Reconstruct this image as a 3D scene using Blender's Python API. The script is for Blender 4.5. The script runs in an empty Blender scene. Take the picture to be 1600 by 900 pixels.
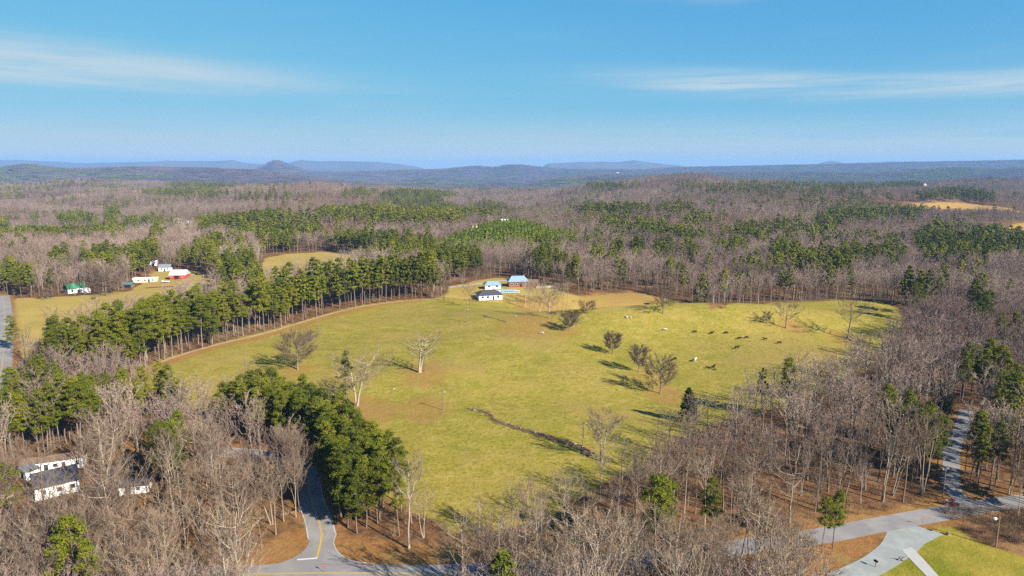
import bpy, bmesh, math, random
import numpy as np
from mathutils import Vector, Matrix

random.seed(7)
RNG = np.random.default_rng(7)
S = bpy.context.scene
C = S.collection
R = math.radians

# ----------------------------------------------------------------- camera, sky, sun, exposure
EYE = 75.0
PITCH = R(10.2)
FPX = 1067.0                      # focal length in pixels of the 1600 px wide photograph
cam_data = bpy.data.cameras.new('camera')
cam_data.lens = 24.0; cam_data.sensor_width = 36.0
cam_data.clip_start = 0.5; cam_data.clip_end = 120000.0
cam = bpy.data.objects.new('camera', cam_data); C.objects.link(cam)
cam.location = (0, 0, EYE); cam.rotation_euler = (R(90) - PITCH, 0, 0)
S.camera = cam

SUN_EL, SUN_AZ = R(31), R(131)    # azimuth clockwise from +Y: the sun stands behind the camera, to the right
sun_vec = Vector((math.cos(SUN_EL)*math.sin(SUN_AZ), math.cos(SUN_EL)*math.cos(SUN_AZ), math.sin(SUN_EL)))
sl = bpy.data.lights.new('sun', 'SUN'); sl.energy = 5.0; sl.angle = R(0.5); sl.color = (1.0, 0.93, 0.82)
so = bpy.data.objects.new('sun', sl); C.objects.link(so)
so.rotation_euler = (-sun_vec).to_track_quat('-Z', 'Y').to_euler(); so.location = (200, -200, 300)

S.view_settings.view_transform = 'Standard'; S.view_settings.look = 'None'
S.view_settings.gamma = 1.0; S.view_settings.use_curve_mapping = False
S.view_settings.exposure = 1.35
S.cycles.max_bounces = 5; S.cycles.diffuse_bounces = 2; S.cycles.glossy_bounces = 1
S.cycles.transmission_bounces = 2; S.cycles.volume_bounces = 1; S.cycles.transparent_max_bounces = 4
S.cycles.use_denoising = False
S.cycles.caustics_reflective = False; S.cycles.caustics_refractive = False

W = bpy.data.worlds.new('World'); S.world = W; W.use_nodes = True


ALB = 0.66        # one scale for all base colours, set against the exposure above


class NT:
    """small helper to write node trees in one line each"""
    def __init__(s, nt): s.nt = nt; nt.nodes.clear()
    def n(s, t, ins=None, **kw):
        nd = s.nt.nodes.new(t)
        for k, v in kw.items(): setattr(nd, k, v)
        for k, v in (ins or {}).items(): s.i(nd, k, v)
        return nd
    def i(s, nd, k, v):
        sk = nd.inputs[k]
        if isinstance(v, bpy.types.NodeSocket): s.nt.links.new(v, sk)
        elif isinstance(v, bpy.types.Node): s.nt.links.new(v.outputs[0], sk)
        else:
            if hasattr(sk.default_value, '__len__') and len(sk.default_value) == 4 and len(v) == 3: v = tuple(v) + (1,)
            sk.default_value = v
    def m(s, op, a, b=0.0, c=0.0, clamp=False):
        nd = s.nt.nodes.new('ShaderNodeMath'); nd.operation = op; nd.use_clamp = clamp
        for k, v in enumerate((a, b, c)): s.i(nd, k, v)
        return nd.outputs[0]
    def mix(s, f, a, b, mode='MIX'):
        nd = s.nt.nodes.new('ShaderNodeMix'); nd.data_type = 'RGBA'; nd.blend_type = mode
        s.i(nd, 0, f); s.i(nd, 6, a); s.i(nd, 7, b)
        return nd.outputs[2]
    def ss(s, x, lo, hi, a=0.0, b=1.0):
        nd = s.nt.nodes.new('ShaderNodeMapRange'); nd.interpolation_type = 'SMOOTHSTEP'
        for k, v in enumerate((x, lo, hi, a, b)): s.i(nd, k, v)
        return nd.outputs[0]
    def noise(s, vec, scale, detail=3.0, rough=0.55, dist=0.0):
        return s.n('ShaderNodeTexNoise', {'Vector': vec, 'Scale': scale, 'Detail': detail, 'Roughness': rough, 'Distortion': dist}).outputs[0]


w = NT(W.node_tree)
sky = w.n('ShaderNodeTexSky', sky_type='NISHITA', sun_disc=False, sun_elevation=SUN_EL, sun_rotation=SUN_AZ,
          altitude=300.0, air_density=1.0, dust_density=0.0, ozone_density=2.6)
d = w.n('ShaderNodeTexCoord').outputs['Generated']
sep = w.n('ShaderNodeSeparateXYZ', {0: d})
X, Y, Z = sep.outputs
az = w.m('ARCTAN2', X, Y)
hyp = w.m('SQRT', w.m('ADD', w.m('MULTIPLY', X, X), w.m('MULTIPLY', Y, Y)))
el = w.m('DIVIDE', Z, w.m('MAXIMUM', hyp, 0.02))
cv = w.n('ShaderNodeCombineXYZ', {0: w.m('MULTIPLY', az, 2.2), 1: w.m('MULTIPLY', el, 26.0), 2: 0.0}).outputs[0]
n1 = w.noise(cv, 1.0, 6, 0.6, 0.6)
cv2 = w.n('ShaderNodeCombineXYZ', {0: w.m('MULTIPLY', az, 5.0), 1: w.m('MULTIPLY', el, 90.0), 2: 3.0}).outputs[0]
n2 = w.noise(cv2, 1.0, 5, 0.6, 0.8)
wob = w.m('MULTIPLY', w.m('SUBTRACT', n1, 0.5), 0.05)
elw = w.m('ADD', el, wob)


def cloud_bank(a0, sa, e0, se, tilt=0.0):
    """a soft thin cirrus sheet around azimuth a0 and tangent of elevation e0"""
    u = w.m('DIVIDE', w.m('SUBTRACT', az, a0), sa)
    v = w.m('DIVIDE', w.m('SUBTRACT', w.m('ADD', elw, w.m('MULTIPLY', w.m('SUBTRACT', az, a0), tilt)), e0), se)
    q = w.m('ADD', w.m('MULTIPLY', u, u), w.m('MULTIPLY', v, v))
    return w.m('EXPONENT', w.m('MULTIPLY', q, -1.0))


banks = [cloud_bank(-0.50, 0.26, 0.122, 0.020, 0.05), cloud_bank(-0.72, 0.22, 0.112, 0.022), cloud_bank(0.30, 0.17, 0.112, 0.013, 0.06),
         cloud_bank(0.62, 0.30, 0.098, 0.014), cloud_bank(-1.9, 0.5, 0.2, 0.04), cloud_bank(2.0, 0.6, 0.25, 0.05), cloud_bank(3.0, 0.4, 0.15, 0.03),
         cloud_bank(0.55, 0.25, 0.232, 0.014)]
acc = banks[0]
for b_ in banks[1:]: acc = w.m('ADD', acc, b_)
streak = w.m('ADD', w.m('MULTIPLY', n1, 0.9), w.m('MULTIPLY', n2, 0.5))
cl = w.m('MULTIPLY', acc, w.ss(streak, 0.40, 0.85), clamp=True)
thin = w.m('MULTIPLY', w.ss(n1, 0.5, 0.8), 0.12)
low = w.m('MULTIPLY', w.ss(el, 0.085, 0.008), w.ss(streak, 0.2, 0.8))
cl = w.m('ADD', w.m('MULTIPLY', cl, 0.95), w.m('ADD', thin, w.m('MULTIPLY', low, 0.95)), clamp=True)
sr = w.n('ShaderNodeSeparateColor', {0: sky.outputs[0]})
shoulder = lambda ch, top, k: w.m('MULTIPLY', w.m('SUBTRACT', 1.0, w.m('EXPONENT', w.m('MULTIPLY', ch, -1.0 / k))), top)
soft = w.n('ShaderNodeCombineColor', {0: shoulder(sr.outputs[0], 2.9, 8.0), 1: shoulder(sr.outputs[1], 3.7, 3.2), 2: shoulder(sr.outputs[2], 4.7, 1.9)}).outputs[0]
skycol = w.mix(cl, soft, (3.0, 3.95, 4.55))
bg = w.n('ShaderNodeBackground', {'Color': skycol, 'Strength': 0.066})
wo = w.n('ShaderNodeOutputWorld', {'Surface': bg.outputs[0]})


# ----------------------------------------------------------------- terrain function
def smooth(a, b, x):
    t = np.clip((x - a) / (b - a), 0, 1)
    return t * t * (3 - 2 * t)


def hsh(i, j, s):
    v = np.sin(i * 127.1 + j * 311.7 + s * 74.7) * 43758.5453
    return v - np.floor(v)


def vnoise(x, y, s=0):
    i, j = np.floor(x), np.floor(y)
    fx, fy = x - i, y - j
    fx = fx * fx * (3 - 2 * fx); fy = fy * fy * (3 - 2 * fy)
    a, b = hsh(i, j, s), hsh(i + 1, j, s)
    c, e = hsh(i, j + 1, s), hsh(i + 1, j + 1, s)
    return (a + (b - a) * fx) * (1 - fy) + (c + (e - c) * fx) * fy


def fbm(x, y, s=0, o=4):
    v, a, t = 0.0, 1.0, 0.0
    for k in range(o):
        v = v + a * vnoise(x * 2 ** k, y * 2 ** k, s + k * 3); t += a; a *= 0.5
    return v / t


RIDGE_W = [(-400, 266), (-200, 264), (0, 266), (30, 259), (52, 257), (80, 260), (115, 263), (180, 261.5), (220, 260), (260, 261), (330, 262),
           (400, 265), (470, 272), (560, 284), (640, 292), (2200, 300)]
RIDGE_M = [(-400, 263), (0, 263), (380, 267), (405, 264), (422, 257.5), (437, 249.0), (453, 256), (475, 264), (500, 267), (600, 266), (700, 263), (745, 258.5), (770, 261),
           (805, 256), (832, 259), (865, 263), (1000, 264), (1060, 260.5), (1200, 258), (1290, 256), (1400, 253), (1500, 251.5), (1600, 249), (1800, 248), (2200, 248)]
RIDGE_E = [(-400, 300), (800, 290), (880, 276), (950, 271), (1100, 270), (1250, 268), (1330, 269), (1400, 266), (1480, 262), (1540, 264), (1600, 261), (1800, 260), (2200, 262)]


def height(x, y):
    x = np.asarray(x, float); y = np.asarray(y, float)
    z = 5.0 * (fbm(x / 85, y / 85, 1, 3) - 0.5) * smooth(150, 240, y)
    g = lambda cx, cy, rx, ry, h: h * np.exp(-((x - cx) / rx) ** 2 - ((y - cy) / ry) ** 2)
    # the pasture's swell, the hollow behind it and the knoll on the right
    z = z + g(95, 322, 85, 22, 8.5) + g(60, 364, 60, 20, -8.0) + g(175, 362, 60, 18, 3.5) + g(170, 400, 70, 18, -3.0)
    z = z + g(70, 262, 30, 50, -2.2) + g(-10, 300, 45, 70, 2.4) + g(20, 215, 60, 22, -2.0)
    mid = smooth(440, 1000, y)
    z = z + mid * (84 * (fbm(x / 480, y / 420, 11, 4) - 0.5) + 12 * (fbm(x / 130, y / 130, 21, 3) - 0.5))
    z = z + g(420, 1900, 520, 240, 20) + g(-640, 2050, 420, 240, 8) + g(-1500, 2250, 500, 220, 4) + g(1500, 2300, 500, 300, 22) - 6 * mid
    z = z + g(850, 1360, 300, 120, 20) + g(760, 1020, 90, 80, 8) + g(0, 1150, 500, 170, -10) + g(-200, 760, 260, 120, 6)
    far = smooth(2350, 3300, y)
    z = z - 88 * far + far * 62 * (fbm(x / 1100, y / 1100, 31, 5) - 0.5)
    px = 800 + FPX * x / np.maximum(y, 1.0)
    wig = 500 * (fbm(x / 1500, y * 0 + 1.5, 41, 3) - 0.5)
    for prof, yc, wd, s in ((RIDGE_E, 5600, 800, 51), (RIDGE_W, 5400, 800, 61), (RIDGE_M, 8800, 900, 71)):
        P = np.array(prof, float)
        top = EYE - 13 + (258 - np.interp(px, P[:, 0], P[:, 1])) * yc / FPX
        top = top + 16 * (fbm(x / 420, y / 420, s, 4) - 0.5) * (1 if s < 70 else 0.3)
        k = np.exp(-((y - yc - wig) / wd) ** 2) * smooth(0, 1, (y > 2500) * 1.0)
        z = z + np.maximum(top - z, 0) * k
    z = z - 60 * smooth(10200, 12000, y)
    return z


cp, sp = math.cos(PITCH), math.sin(PITCH)


def to_px(x, y, z):
    """photograph pixel of a world point"""
    dz = z - EYE
    depth = y * cp - dz * sp
    v = y * sp + dz * cp
    return 800 + FPX * x / depth, 450 - FPX * v / depth, depth


def at(u, v):
    """the point of the terrain that the photograph shows at pixel (u, v)"""
    a, b = (u - 800) / FPX, -(v - 450) / FPX
    dx, dy, dz = a, cp + b * sp, -sp + b * cp
    ts = np.geomspace(90, 12000, 4000)
    zz = EYE + dz * ts - height(dx * ts, dy * ts)
    k = np.argmax(zz < 0)
    if k == 0: k = 3999
    t0, t1 = ts[k - 1], ts[k]
    for _ in range(18):
        tm = (t0 + t1) / 2
        if EYE + dz * tm - float(height(dx * tm, dy * tm)) < 0: t1 = tm
        else: t0 = tm
    return Vector((dx * t1, dy * t1, float(height(dx * t1, dy * t1))))


def poly(pts): return np.array([at(*p)[:2] for p in pts])


def sdist(P, x, y):
    """signed distance to polygon P, positive inside"""
    n = len(P); best = np.full(x.shape, 1e18); ins = np.zeros(x.shape, bool)
    for k in range(n):
        ax, ay = P[k]; bx, by = P[(k + 1) % n]
        ex, ey = bx - ax, by - ay
        t = np.clip(((x - ax) * ex + (y - ay) * ey) / (ex * ex + ey * ey + 1e-12), 0, 1)
        best = np.minimum(best, (x - ax - t * ex) ** 2 + (y - ay - t * ey) ** 2)
        cond = ((ay > y) != (by > y)) & (x < (bx - ax) * (y - ay) / (by - ay + 1e-12) + ax)
        ins ^= cond
    return np.where(ins, 1, -1) * np.sqrt(best)


def ldist(L, x, y):
    best = np.full(x.shape, 1e18)
    for k in range(len(L) - 1):
        ax, ay = L[k][0], L[k][1]; bx, by = L[k + 1][0], L[k + 1][1]
        ex, ey = bx - ax, by - ay
        t = np.clip(((x - ax) * ex + (y - ay) * ey) / (ex * ex + ey * ey + 1e-12), 0, 1)
        best = np.minimum(best, (x - ax - t * ex) ** 2 + (y - ay - t * ey) ** 2)
    return np.sqrt(best)


# ----------------------------------------------------------------- land cover outlines
PASTURE = poly([(205, 585), (250, 562), (290, 550), (330, 538), (400, 521), (480, 498), (540, 481), (600, 471), (690, 464), (740, 470), (800, 474),
                (835, 486), (865, 494), (890, 482), (905, 464), (985, 458), (1060, 470), (1110, 485), (1130, 480), (1200, 473), (1290, 470), (1370, 470),
                (1405, 482), (1415, 505), (1400, 535), (1385, 562), (1330, 592), (1245, 630), (1175, 648), (1112, 664), (1055, 690), (1010, 722), (960, 745),
                (900, 785), (840, 815), (780, 832), (700, 828), (640, 800), (600, 770), (565, 735), (530, 700), (495, 674), (455, 655), (400, 645), (350, 655), (310, 652), (275, 635), (240, 610)])
FIELD_W = poly([(20, 466), (130, 461), (200, 455), (225, 440), (238, 424), (310, 424), (345, 440), (335, 456), (300, 475), (240, 500), (150, 530), (80, 560), (30, 560), (18, 500)])
FIELD_N = poly([(414, 402), (460, 396), (505, 393), (590, 401), (570, 418), (500, 440), (420, 456), (405, 425)])
YARD = poly([(690, 464), (705, 446), (760, 436), (800, 433), (850, 446), (905, 464), (890, 482), (865, 494), (835, 486), (800, 474), (740, 470)])
BOWL = poly([(872, 482), (905, 463), (985, 457), (1045, 467), (1070, 474), (1010, 482), (930, 487)])
FIELD_E = poly([(1372, 322), (1440, 318), (1500, 316), (1545, 321), (1600, 331), (1600, 340), (1500, 337), (1420, 334), (1372, 328)])
FIELD_F = poly([(1540, 362), (1580, 352), (1640, 346), (1660, 382), (1600, 378), (1550, 370)])
CLEARING = poly([(722, 362), (745, 352), (800, 345), (815, 350), (775, 358)])
LAWN = poly([(1420, 848), (1440, 828), (1468, 818), (1490, 822), (1520, 842), (1560, 858), (1640, 885), (1700, 960), (1300, 960), (1345, 905), (1405, 868)])
VERGE = poly([(518, 838), (560, 835), (640, 845), (700, 858), (720, 885), (545, 884), (526, 868)])
VERGE_W = poly([(425, 840), (470, 825), (492, 838), (470, 862), (430, 885), (395, 888), (380, 870)])
VERGE_E = poly([(1290, 840), (1360, 832), (1382, 850), (1360, 872), (1300, 905), (1200, 910), (1200, 870)])
VERGE_N = poly([(1410, 795), (1470, 760), (1495, 768), (1490, 792), (1430, 802)])
PINE_FRONT = np.array([at(*p)[:2] for p in [(85, 602), (130, 594), (215, 580), (290, 552), (330, 540), (400, 523), (480, 500), (540, 484), (600, 474), (690, 466)]])
DIRT_BAND = np.array([at(*p)[:2] for p in [(215, 584), (290, 557), (330, 545), (400, 529), (480, 506), (540, 488), (600, 475), (660, 468)]])
DIRT_SPOTS = [(at(820, 508), 13), (at(560, 640), 9), (at(1240, 512), 5), (at(1325, 530), 7), (at(1040, 618), 6), (at(1010, 588), 5), (at(660, 584), 9), (at(465, 577), 6),
              (at(890, 518), 5), (at(215, 690), 7), (at(330, 730), 8), (at(90, 775), 7), (at(130, 718), 7), (at(205, 768), 6), (at(930, 472), 9), (at(985, 466), 8), (at(865, 478), 10), (at(985, 463), 9), (at(945, 468), 11), (at(1015, 470), 7), (at(838, 480), 12), (at(660, 640), 8), (at(590, 645), 7)]
DITCH = [at(*p) for p in [(733, 640), (748, 642), (764, 648), (771, 656), (785, 662), (800, 667), (820, 673), (840, 679), (862, 686), (885, 693), (905, 700), (925, 712)]]

MAIN_PX = [(250, 898), (340, 897), (420, 896.5), (520, 895.5), (690, 895.5), (860, 887), (1050, 868), (1180, 852), (1280, 838), (1364, 822), (1440, 808), (1510, 796), (1570, 787), (1660, 776), (1800, 765)]
SIDE_PX = [(503, 838), (497, 811), (488, 789), (483, 767), (479, 746), (466, 730), (440, 718), (400, 710), (330, 706)]
NORTH_PX = [(1519, 787), (1500, 778), (1489, 764), (1486, 745), (1487, 725), (1487, 706), (1494, 686), (1502, 672), (1508, 655), (1510, 640)]
WEST_PX = [(4, 462), (7, 490), (6, 530), (3, 570), (-4, 610), (-20, 660), (-45, 740)]
DRIVE_PX = [(1424, 820), (1412, 845), (1397, 862), (1370, 881), (1335, 898), (1300, 915)]


def spline(pts, step=2.0):
    """Catmull-Rom through world points (Vectors), resampled every step metres"""
    P = [Vector((p[0], p[1], 0)) for p in pts]
    P = [2 * P[0] - P[1]] + P + [2 * P[-1] - P[-2]]
    out = []
    for k in range(1, len(P) - 2):
        n = max(2, int((P[k + 1] - P[k]).length / step))
        for q in range(n):
            t = q / n
            a, b, c, e = P[k - 1], P[k], P[k + 1], P[k + 2]
            out.append(0.5 * ((2 * b) + (c - a) * t + (2 * a - 5 * b + 4 * c - e) * t * t + (3 * b - a - 3 * c + e) * t ** 3))
    out.append(P[-2])
    return out


MAIN = spline([at(*p) for p in MAIN_PX]); SIDE = spline([at(*p) for p in SIDE_PX]); NORTH = spline([at(*p) for p in NORTH_PX])
WEST = spline([at(*p) for p in WEST_PX]); DRIVE = spline([at(*p) for p in DRIVE_PX], 1.5)
FIELDS = [FIELD_W, FIELD_N, FIELD_E, FIELD_F]

# ----------------------------------------------------------------- terrain grid
ts_ = np.linspace(-1.25, 1.25, 361)
ys_ = np.concatenate([np.linspace(-200, 88, 30), np.geomspace(92, 13500, 590), np.linspace(13800, 18400, 9)])
TT, YY = np.meshgrid(ts_, ys_)
XX = TT * np.maximum(YY * 0.92 + 110, 110)
ZZ = height(XX, YY)
NR, NCOL = XX.shape


def ground_z(x, y):
    """height of the terrain mesh itself (linear on its quads) at points x, y"""
    x = np.asarray(x, float); y = np.asarray(y, float)
    t = x / np.maximum(y * 0.92 + 110, 110)
    c = np.clip((t + 1.25) / 2.5 * 360, 0, 359.999); r = np.clip(np.interp(y, ys_, np.arange(NR)), 0, NR - 1.001)
    i, j = r.astype(int), c.astype(int); fr, fc = r - i, c - j
    return (ZZ[i, j] * (1 - fr) * (1 - fc) + ZZ[i + 1, j] * fr * (1 - fc) + ZZ[i, j + 1] * (1 - fr) * fc + ZZ[i + 1, j + 1] * fr * fc)


def gz(x, y): return float(ground_z(x, y))


near = YY < 2600
sd = {}
big = np.full(XX.shape, -50.0)


def field(polys):
    o = big.copy()
    o[near] = np.max([sdist(P, XX[near], YY[near]) for P in polys], axis=0)
    return np.clip(o, -50, 50)


sd['pasture'] = field([PASTURE]); sd['dry'] = np.maximum(field([FIELD_W, FIELD_N, YARD]), np.minimum(field([BOWL]) * 0.5, 2.2)); sd['straw'] = field([FIELD_E, FIELD_F])
sd['lawn'] = field([LAWN]); 
dirt = big.copy()
xn, yn = XX[near], YY[near]
dv = np.maximum(3.2 - ldist(DIRT_BAND, xn, yn), -50)
for P in (VERGE, VERGE_W, VERGE_E, VERGE_N, CLEARING): dv = np.maximum(dv, sdist(P, xn, yn))
for c, r in DIRT_SPOTS: dv = np.maximum(dv, np.minimum((r - np.hypot(xn - c.x, (yn - c.y) * 0.7)) * 0.5, 0.6))
for L in (MAIN, SIDE, NORTH, WEST): dv = np.maximum(dv, 5.2 - ldist(L, xn, yn))
dirt[near] = dv; sd['dirt'] = np.clip(dirt, -50, 50)

# ----------------------------------------------------------------- materials
def material(name):
    m = bpy.data.materials.new(name); m.use_nodes = True
    return m, NT(m.node_tree)


def plain(name, col, rough=0.7, var=0.12, scale=3.0, metal=0.0, bump=0.0):
    """one colour with a little grain"""
    m, t = material(name)
    co = t.n('ShaderNodeTexCoord').outputs['Object']
    if max(col) < 0.7: col = tuple(k * ALB for k in col)
    nz = t.noise(co, scale, 4, 0.6)
    f = t.m('ADD', 1 - var, t.m('MULTIPLY', nz, 2 * var))
    c = t.n('ShaderNodeVectorMath', {0: col, 1: t.n('ShaderNodeCombineXYZ', {0: f, 1: f, 2: f}).outputs[0]}, operation='MULTIPLY').outputs[0]
    p = t.n('ShaderNodeBsdfPrincipled', {'Base Color': c, 'Roughness': rough, 'Metallic': metal, 'Specular IOR Level': 0.3})
    if bump:
        t.i(p, 'Normal', t.n('ShaderNodeBump', {'Height': nz, 'Strength': bump, 'Distance': 0.05}).outputs[0])
    t.n('ShaderNodeOutputMaterial', {0: p.outputs[0]})
    return m


def ground_material():
    m, t = material('land')
    pos = t.n('ShaderNodeNewGeometry').outputs['Position']
    A = lambda k: t.n('ShaderNodeAttribute', attribute_name=k).outputs['Fac']
    n_big = t.noise(pos, 0.012, 3, 0.5); n_mid = t.noise(pos, 0.055, 5, 0.6); n_fine = t.noise(pos, 0.5, 5, 0.65); n_micro = t.noise(pos, 2.2, 3, 0.7)
    strv = t.n('ShaderNodeVectorMath', {0: pos, 1: (0.11, 0.17, 0.05)}, operation='MULTIPLY').outputs[0]
    n_str = t.noise(strv, 1.0, 5, 0.62, 0.4)
    edge = t.m('ADD', t.m('MULTIPLY', t.m('SUBTRACT', n_mid, 0.5), 9.0), t.m('MULTIPLY', t.m('SUBTRACT', n_fine, 0.5), 5.0))
    # woodland floor: leaf litter
    litter = t.mix(t.ss(n_fine, 0.3, 0.7), (0.10, 0.050, 0.024), (0.27, 0.135, 0.058))
    litter = t.mix(t.ss(n_mid, 0.48, 0.68), litter, (0.34, 0.19, 0.075))
    litter = t.mix(t.m('MULTIPLY', t.ss(n_big, 0.5, 0.7), 0.5), litter, (0.20, 0.16, 0.09))
    litter = t.mix(t.m('MULTIPLY', t.ss(n_micro, 0.46, 0.68), 0.5), litter, (0.085, 0.045, 0.025))
    litter = t.mix(t.m('MULTIPLY', t.ss(t.noise(pos, 0.14, 4, 0.7), 0.54, 0.70), 0.5), litter, (0.30, 0.23, 0.11))
    # far woodland seen as one canopy
    fv = t.n('ShaderNodeVectorMath', {0: pos, 1: (0.0042, 0.0025, 0.0)}, operation='MULTIPLY').outputs[0]
    nf = t.noise(fv, 1.0, 6, 0.62); nf2 = t.noise(pos, 0.03, 4, 0.7)
    canopy = t.mix(nf2, (0.085, 0.062, 0.055), (0.21, 0.15, 0.125))
    canopy = t.mix(t.ss(nf, 0.56, 0.66), canopy, (0.045, 0.058, 0.028))
    yy = t.n('ShaderNodeSeparateXYZ', {0: pos}).outputs[1]
    base = t.mix(t.ss(yy, 800.0, 2600.0), litter, canopy)
    # pasture
    g1 = t.mix(t.ss(n_str, 0.3, 0.7), (0.30, 0.255, 0.032), (0.42, 0.325, 0.062))
    g1 = t.mix(t.m('MULTIPLY', t.ss(n_mid, 0.54, 0.70), 0.6), g1, (0.19, 0.20, 0.016))
    g1 = t.mix(t.m('MULTIPLY', t.ss(n_big, 0.5, 0.64), 0.7), g1, (0.42, 0.30, 0.075))
    g1 = t.mix(t.m('MULTIPLY', t.ss(n_micro, 0.45, 0.75), 0.30), g1, (0.15, 0.13, 0.02))
    g1 = t.mix(t.m('MULTIPLY', t.ss(n_fine, 0.55, 0.75), 0.35), g1, (0.46, 0.36, 0.09))
    tuft = t.noise(pos, 0.9, 4, 0.75)
    g1 = t.mix(t.m('MULTIPLY', t.ss(tuft, 0.48, 0.64), 0.7), g1, (0.16, 0.145, 0.020))
    g1 = t.mix(t.m('MULTIPLY', t.ss(t.noise(pos, 0.22, 4, 0.7), 0.52, 0.68), 0.45), g1, (0.50, 0.37, 0.12))
    g1 = t.mix(t.m('MULTIPLY', t.ss(t.noise(pos, 0.028, 4, 0.6), 0.52, 0.66), 0.5), g1, (0.43, 0.29, 0.085))
    pm = t.ss(t.m('ADD', A('pasture'), edge), -1.5, 2.0)
    col = t.mix(pm, base, g1)
    dry = t.mix(n_mid, (0.38, 0.265, 0.055), (0.53, 0.39, 0.11))
    dry = t.mix(t.m('MULTIPLY', t.ss(n_str, 0.55, 0.7), 0.6), dry, (0.26, 0.23, 0.04))
    col = t.mix(t.ss(t.m('ADD', A('dry'), edge), -1.0, 2.0), col, dry)
    straw = t.mix(n_mid, (0.42, 0.23, 0.055), (0.55, 0.33, 0.10))
    col = t.mix(t.ss(t.m('ADD', A('straw'), t.m('MULTIPLY', edge, 2.0)), -2.0, 4.0), col, straw)
    lawn = t.mix(t.ss(n_mid, 0.36, 0.60), (0.20, 0.205, 0.016), (0.40, 0.30, 0.05))
    lawn = t.mix(t.m('MULTIPLY', t.ss(n_fine, 0.5, 0.7), 0.4), lawn, (0.42, 0.30, 0.07))
    col = t.mix(t.ss(t.m('ADD', A('lawn'), t.m('MULTIPLY', edge, 0.3)), -0.6, 0.8), col, lawn)
    soil = t.mix(n_fine, (0.30, 0.135, 0.040), (0.46, 0.235, 0.075))
    soil = t.mix(t.m('MULTIPLY', t.ss(n_mid, 0.5, 0.7), 0.5), soil, (0.42, 0.27, 0.09))
    soil = t.mix(t.m('MULTIPLY', t.ss(n_micro, 0.45, 0.7), 0.55), soil, (0.15, 0.075, 0.03))
    soil = t.mix(t.m('MULTIPLY', t.ss(t.noise(pos, 0.16, 4, 0.7), 0.52, 0.68), 0.55), soil, (0.36, 0.30, 0.10))
    col = t.mix(t.m('MULTIPLY', t.ss(t.m('ADD', A('dirt'), t.m('MULTIPLY', edge, 0.6)), -1.6, 2.2), 0.82), col, soil)
    hgt = t.m('ADD', t.m('MULTIPLY', n_fine, 0.5), t.m('MULTIPLY', n_micro, 0.22))
    bp = t.n('ShaderNodeBump', {'Height': hgt, 'Strength': 0.7, 'Distance': 0.8}).outputs[0]
    col = t.n('ShaderNodeVectorMath', {0: col, 1: (ALB, ALB, ALB)}, operation='MULTIPLY').outputs[0]
    p = t.n('ShaderNodeBsdfPrincipled', {'Base Color': col, 'Roughness': 0.95, 'Specular IOR Level': 0.05, 'Normal': bp})
    t.n('ShaderNodeOutputMaterial', {0: p.outputs[0]})
    return m


def tree_material(name, cols, rough=0.8, nscale=0.012, spec=0.12, rnd=0.85):
    """colour varies from tree to tree and from one part of the woods to the next"""
    cols = [tuple(k * ALB for k in c_) for c_ in cols]
    m, t = material(name)
    oi = t.n('ShaderNodeObjectInfo')
    nz = t.noise(oi.outputs['Location'], nscale, 3, 0.6)
    r = oi.outputs['Random']
    f = t.m('ADD', t.m('MULTIPLY', t.m('SUBTRACT', r, 0.5), rnd), t.m('ADD', 0.5, t.m('MULTIPLY', t.m('SUBTRACT', nz, 0.5), 3.0)), clamp=True)
    c = t.mix(t.ss(f, 0.0, 0.5), cols[0], cols[1])
    c = t.mix(t.ss(f, 0.5, 1.0), c, cols[2])
    co = t.n('ShaderNodeTexCoord').outputs['Object']
    g = t.noise(co, 0.9, 3, 0.6)
    c = t.mix(t.m('MULTIPLY', t.ss(g, 0.35, 0.7), 0.35), c, cols[3])
    p = t.n('ShaderNodeBsdfPrincipled', {'Base Color': c, 'Roughness': rough, 'Specular IOR Level': spec})
    t.n('ShaderNodeOutputMaterial', {0: p.outputs[0]})
    return m


M = {}
M['land'] = ground_material()
M['bark'] = tree_material('bare_bark', [(0.22, 0.17, 0.13), (0.42, 0.345, 0.26), (0.62, 0.53, 0.40), (0.22, 0.165, 0.12)])
M['bark_mid'] = tree_material('bare_bark_mid', [(0.17, 0.13, 0.10), (0.27, 0.21, 0.16), (0.38, 0.31, 0.24), (0.15, 0.11, 0.085)])
M['twig_mid'] = tree_material('bare_twigs_mid', [(0.28, 0.185, 0.160), (0.41, 0.285, 0.230), (0.54, 0.39, 0.30), (0.31, 0.19, 0.15)], nscale=0.006)
M['twig_hill'] = tree_material('bare_twigs_hill', [(0.12, 0.083, 0.088), (0.175, 0.122, 0.122), (0.24, 0.17, 0.16), (0.14, 0.095, 0.09)], nscale=0.002)
M['dead_leaf'] = tree_material('dead_leaves', [(0.22, 0.095, 0.04), (0.30, 0.145, 0.055), (0.36, 0.20, 0.08), (0.24, 0.11, 0.045)])
M['twig'] = tree_material('bare_twigs', [(0.20, 0.135, 0.105), (0.30, 0.205, 0.135), (0.40, 0.28, 0.17), (0.25, 0.155, 0.095)])
M['twig_far'] = tree_material('bare_twigs_far', [(0.225, 0.142, 0.128), (0.335, 0.225, 0.19), (0.46, 0.33, 0.25), (0.265, 0.16, 0.13)], nscale=0.004)
M['twig_dark'] = tree_material('dark_bare_twigs', [(0.12, 0.080, 0.058), (0.16, 0.108, 0.078), (0.21, 0.15, 0.105), (0.15, 0.095, 0.065)])
M['pine_bark'] = tree_material('pine_bark', [(0.16, 0.11, 0.08), (0.24, 0.18, 0.14), (0.31, 0.25, 0.20), (0.13, 0.09, 0.07)])
M['needle'] = tree_material('pine_needles', [(0.070, 0.092, 0.008), (0.135, 0.155, 0.010), (0.215, 0.215, 0.014), (0.20, 0.19, 0.014)], rnd=0.9)
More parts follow.
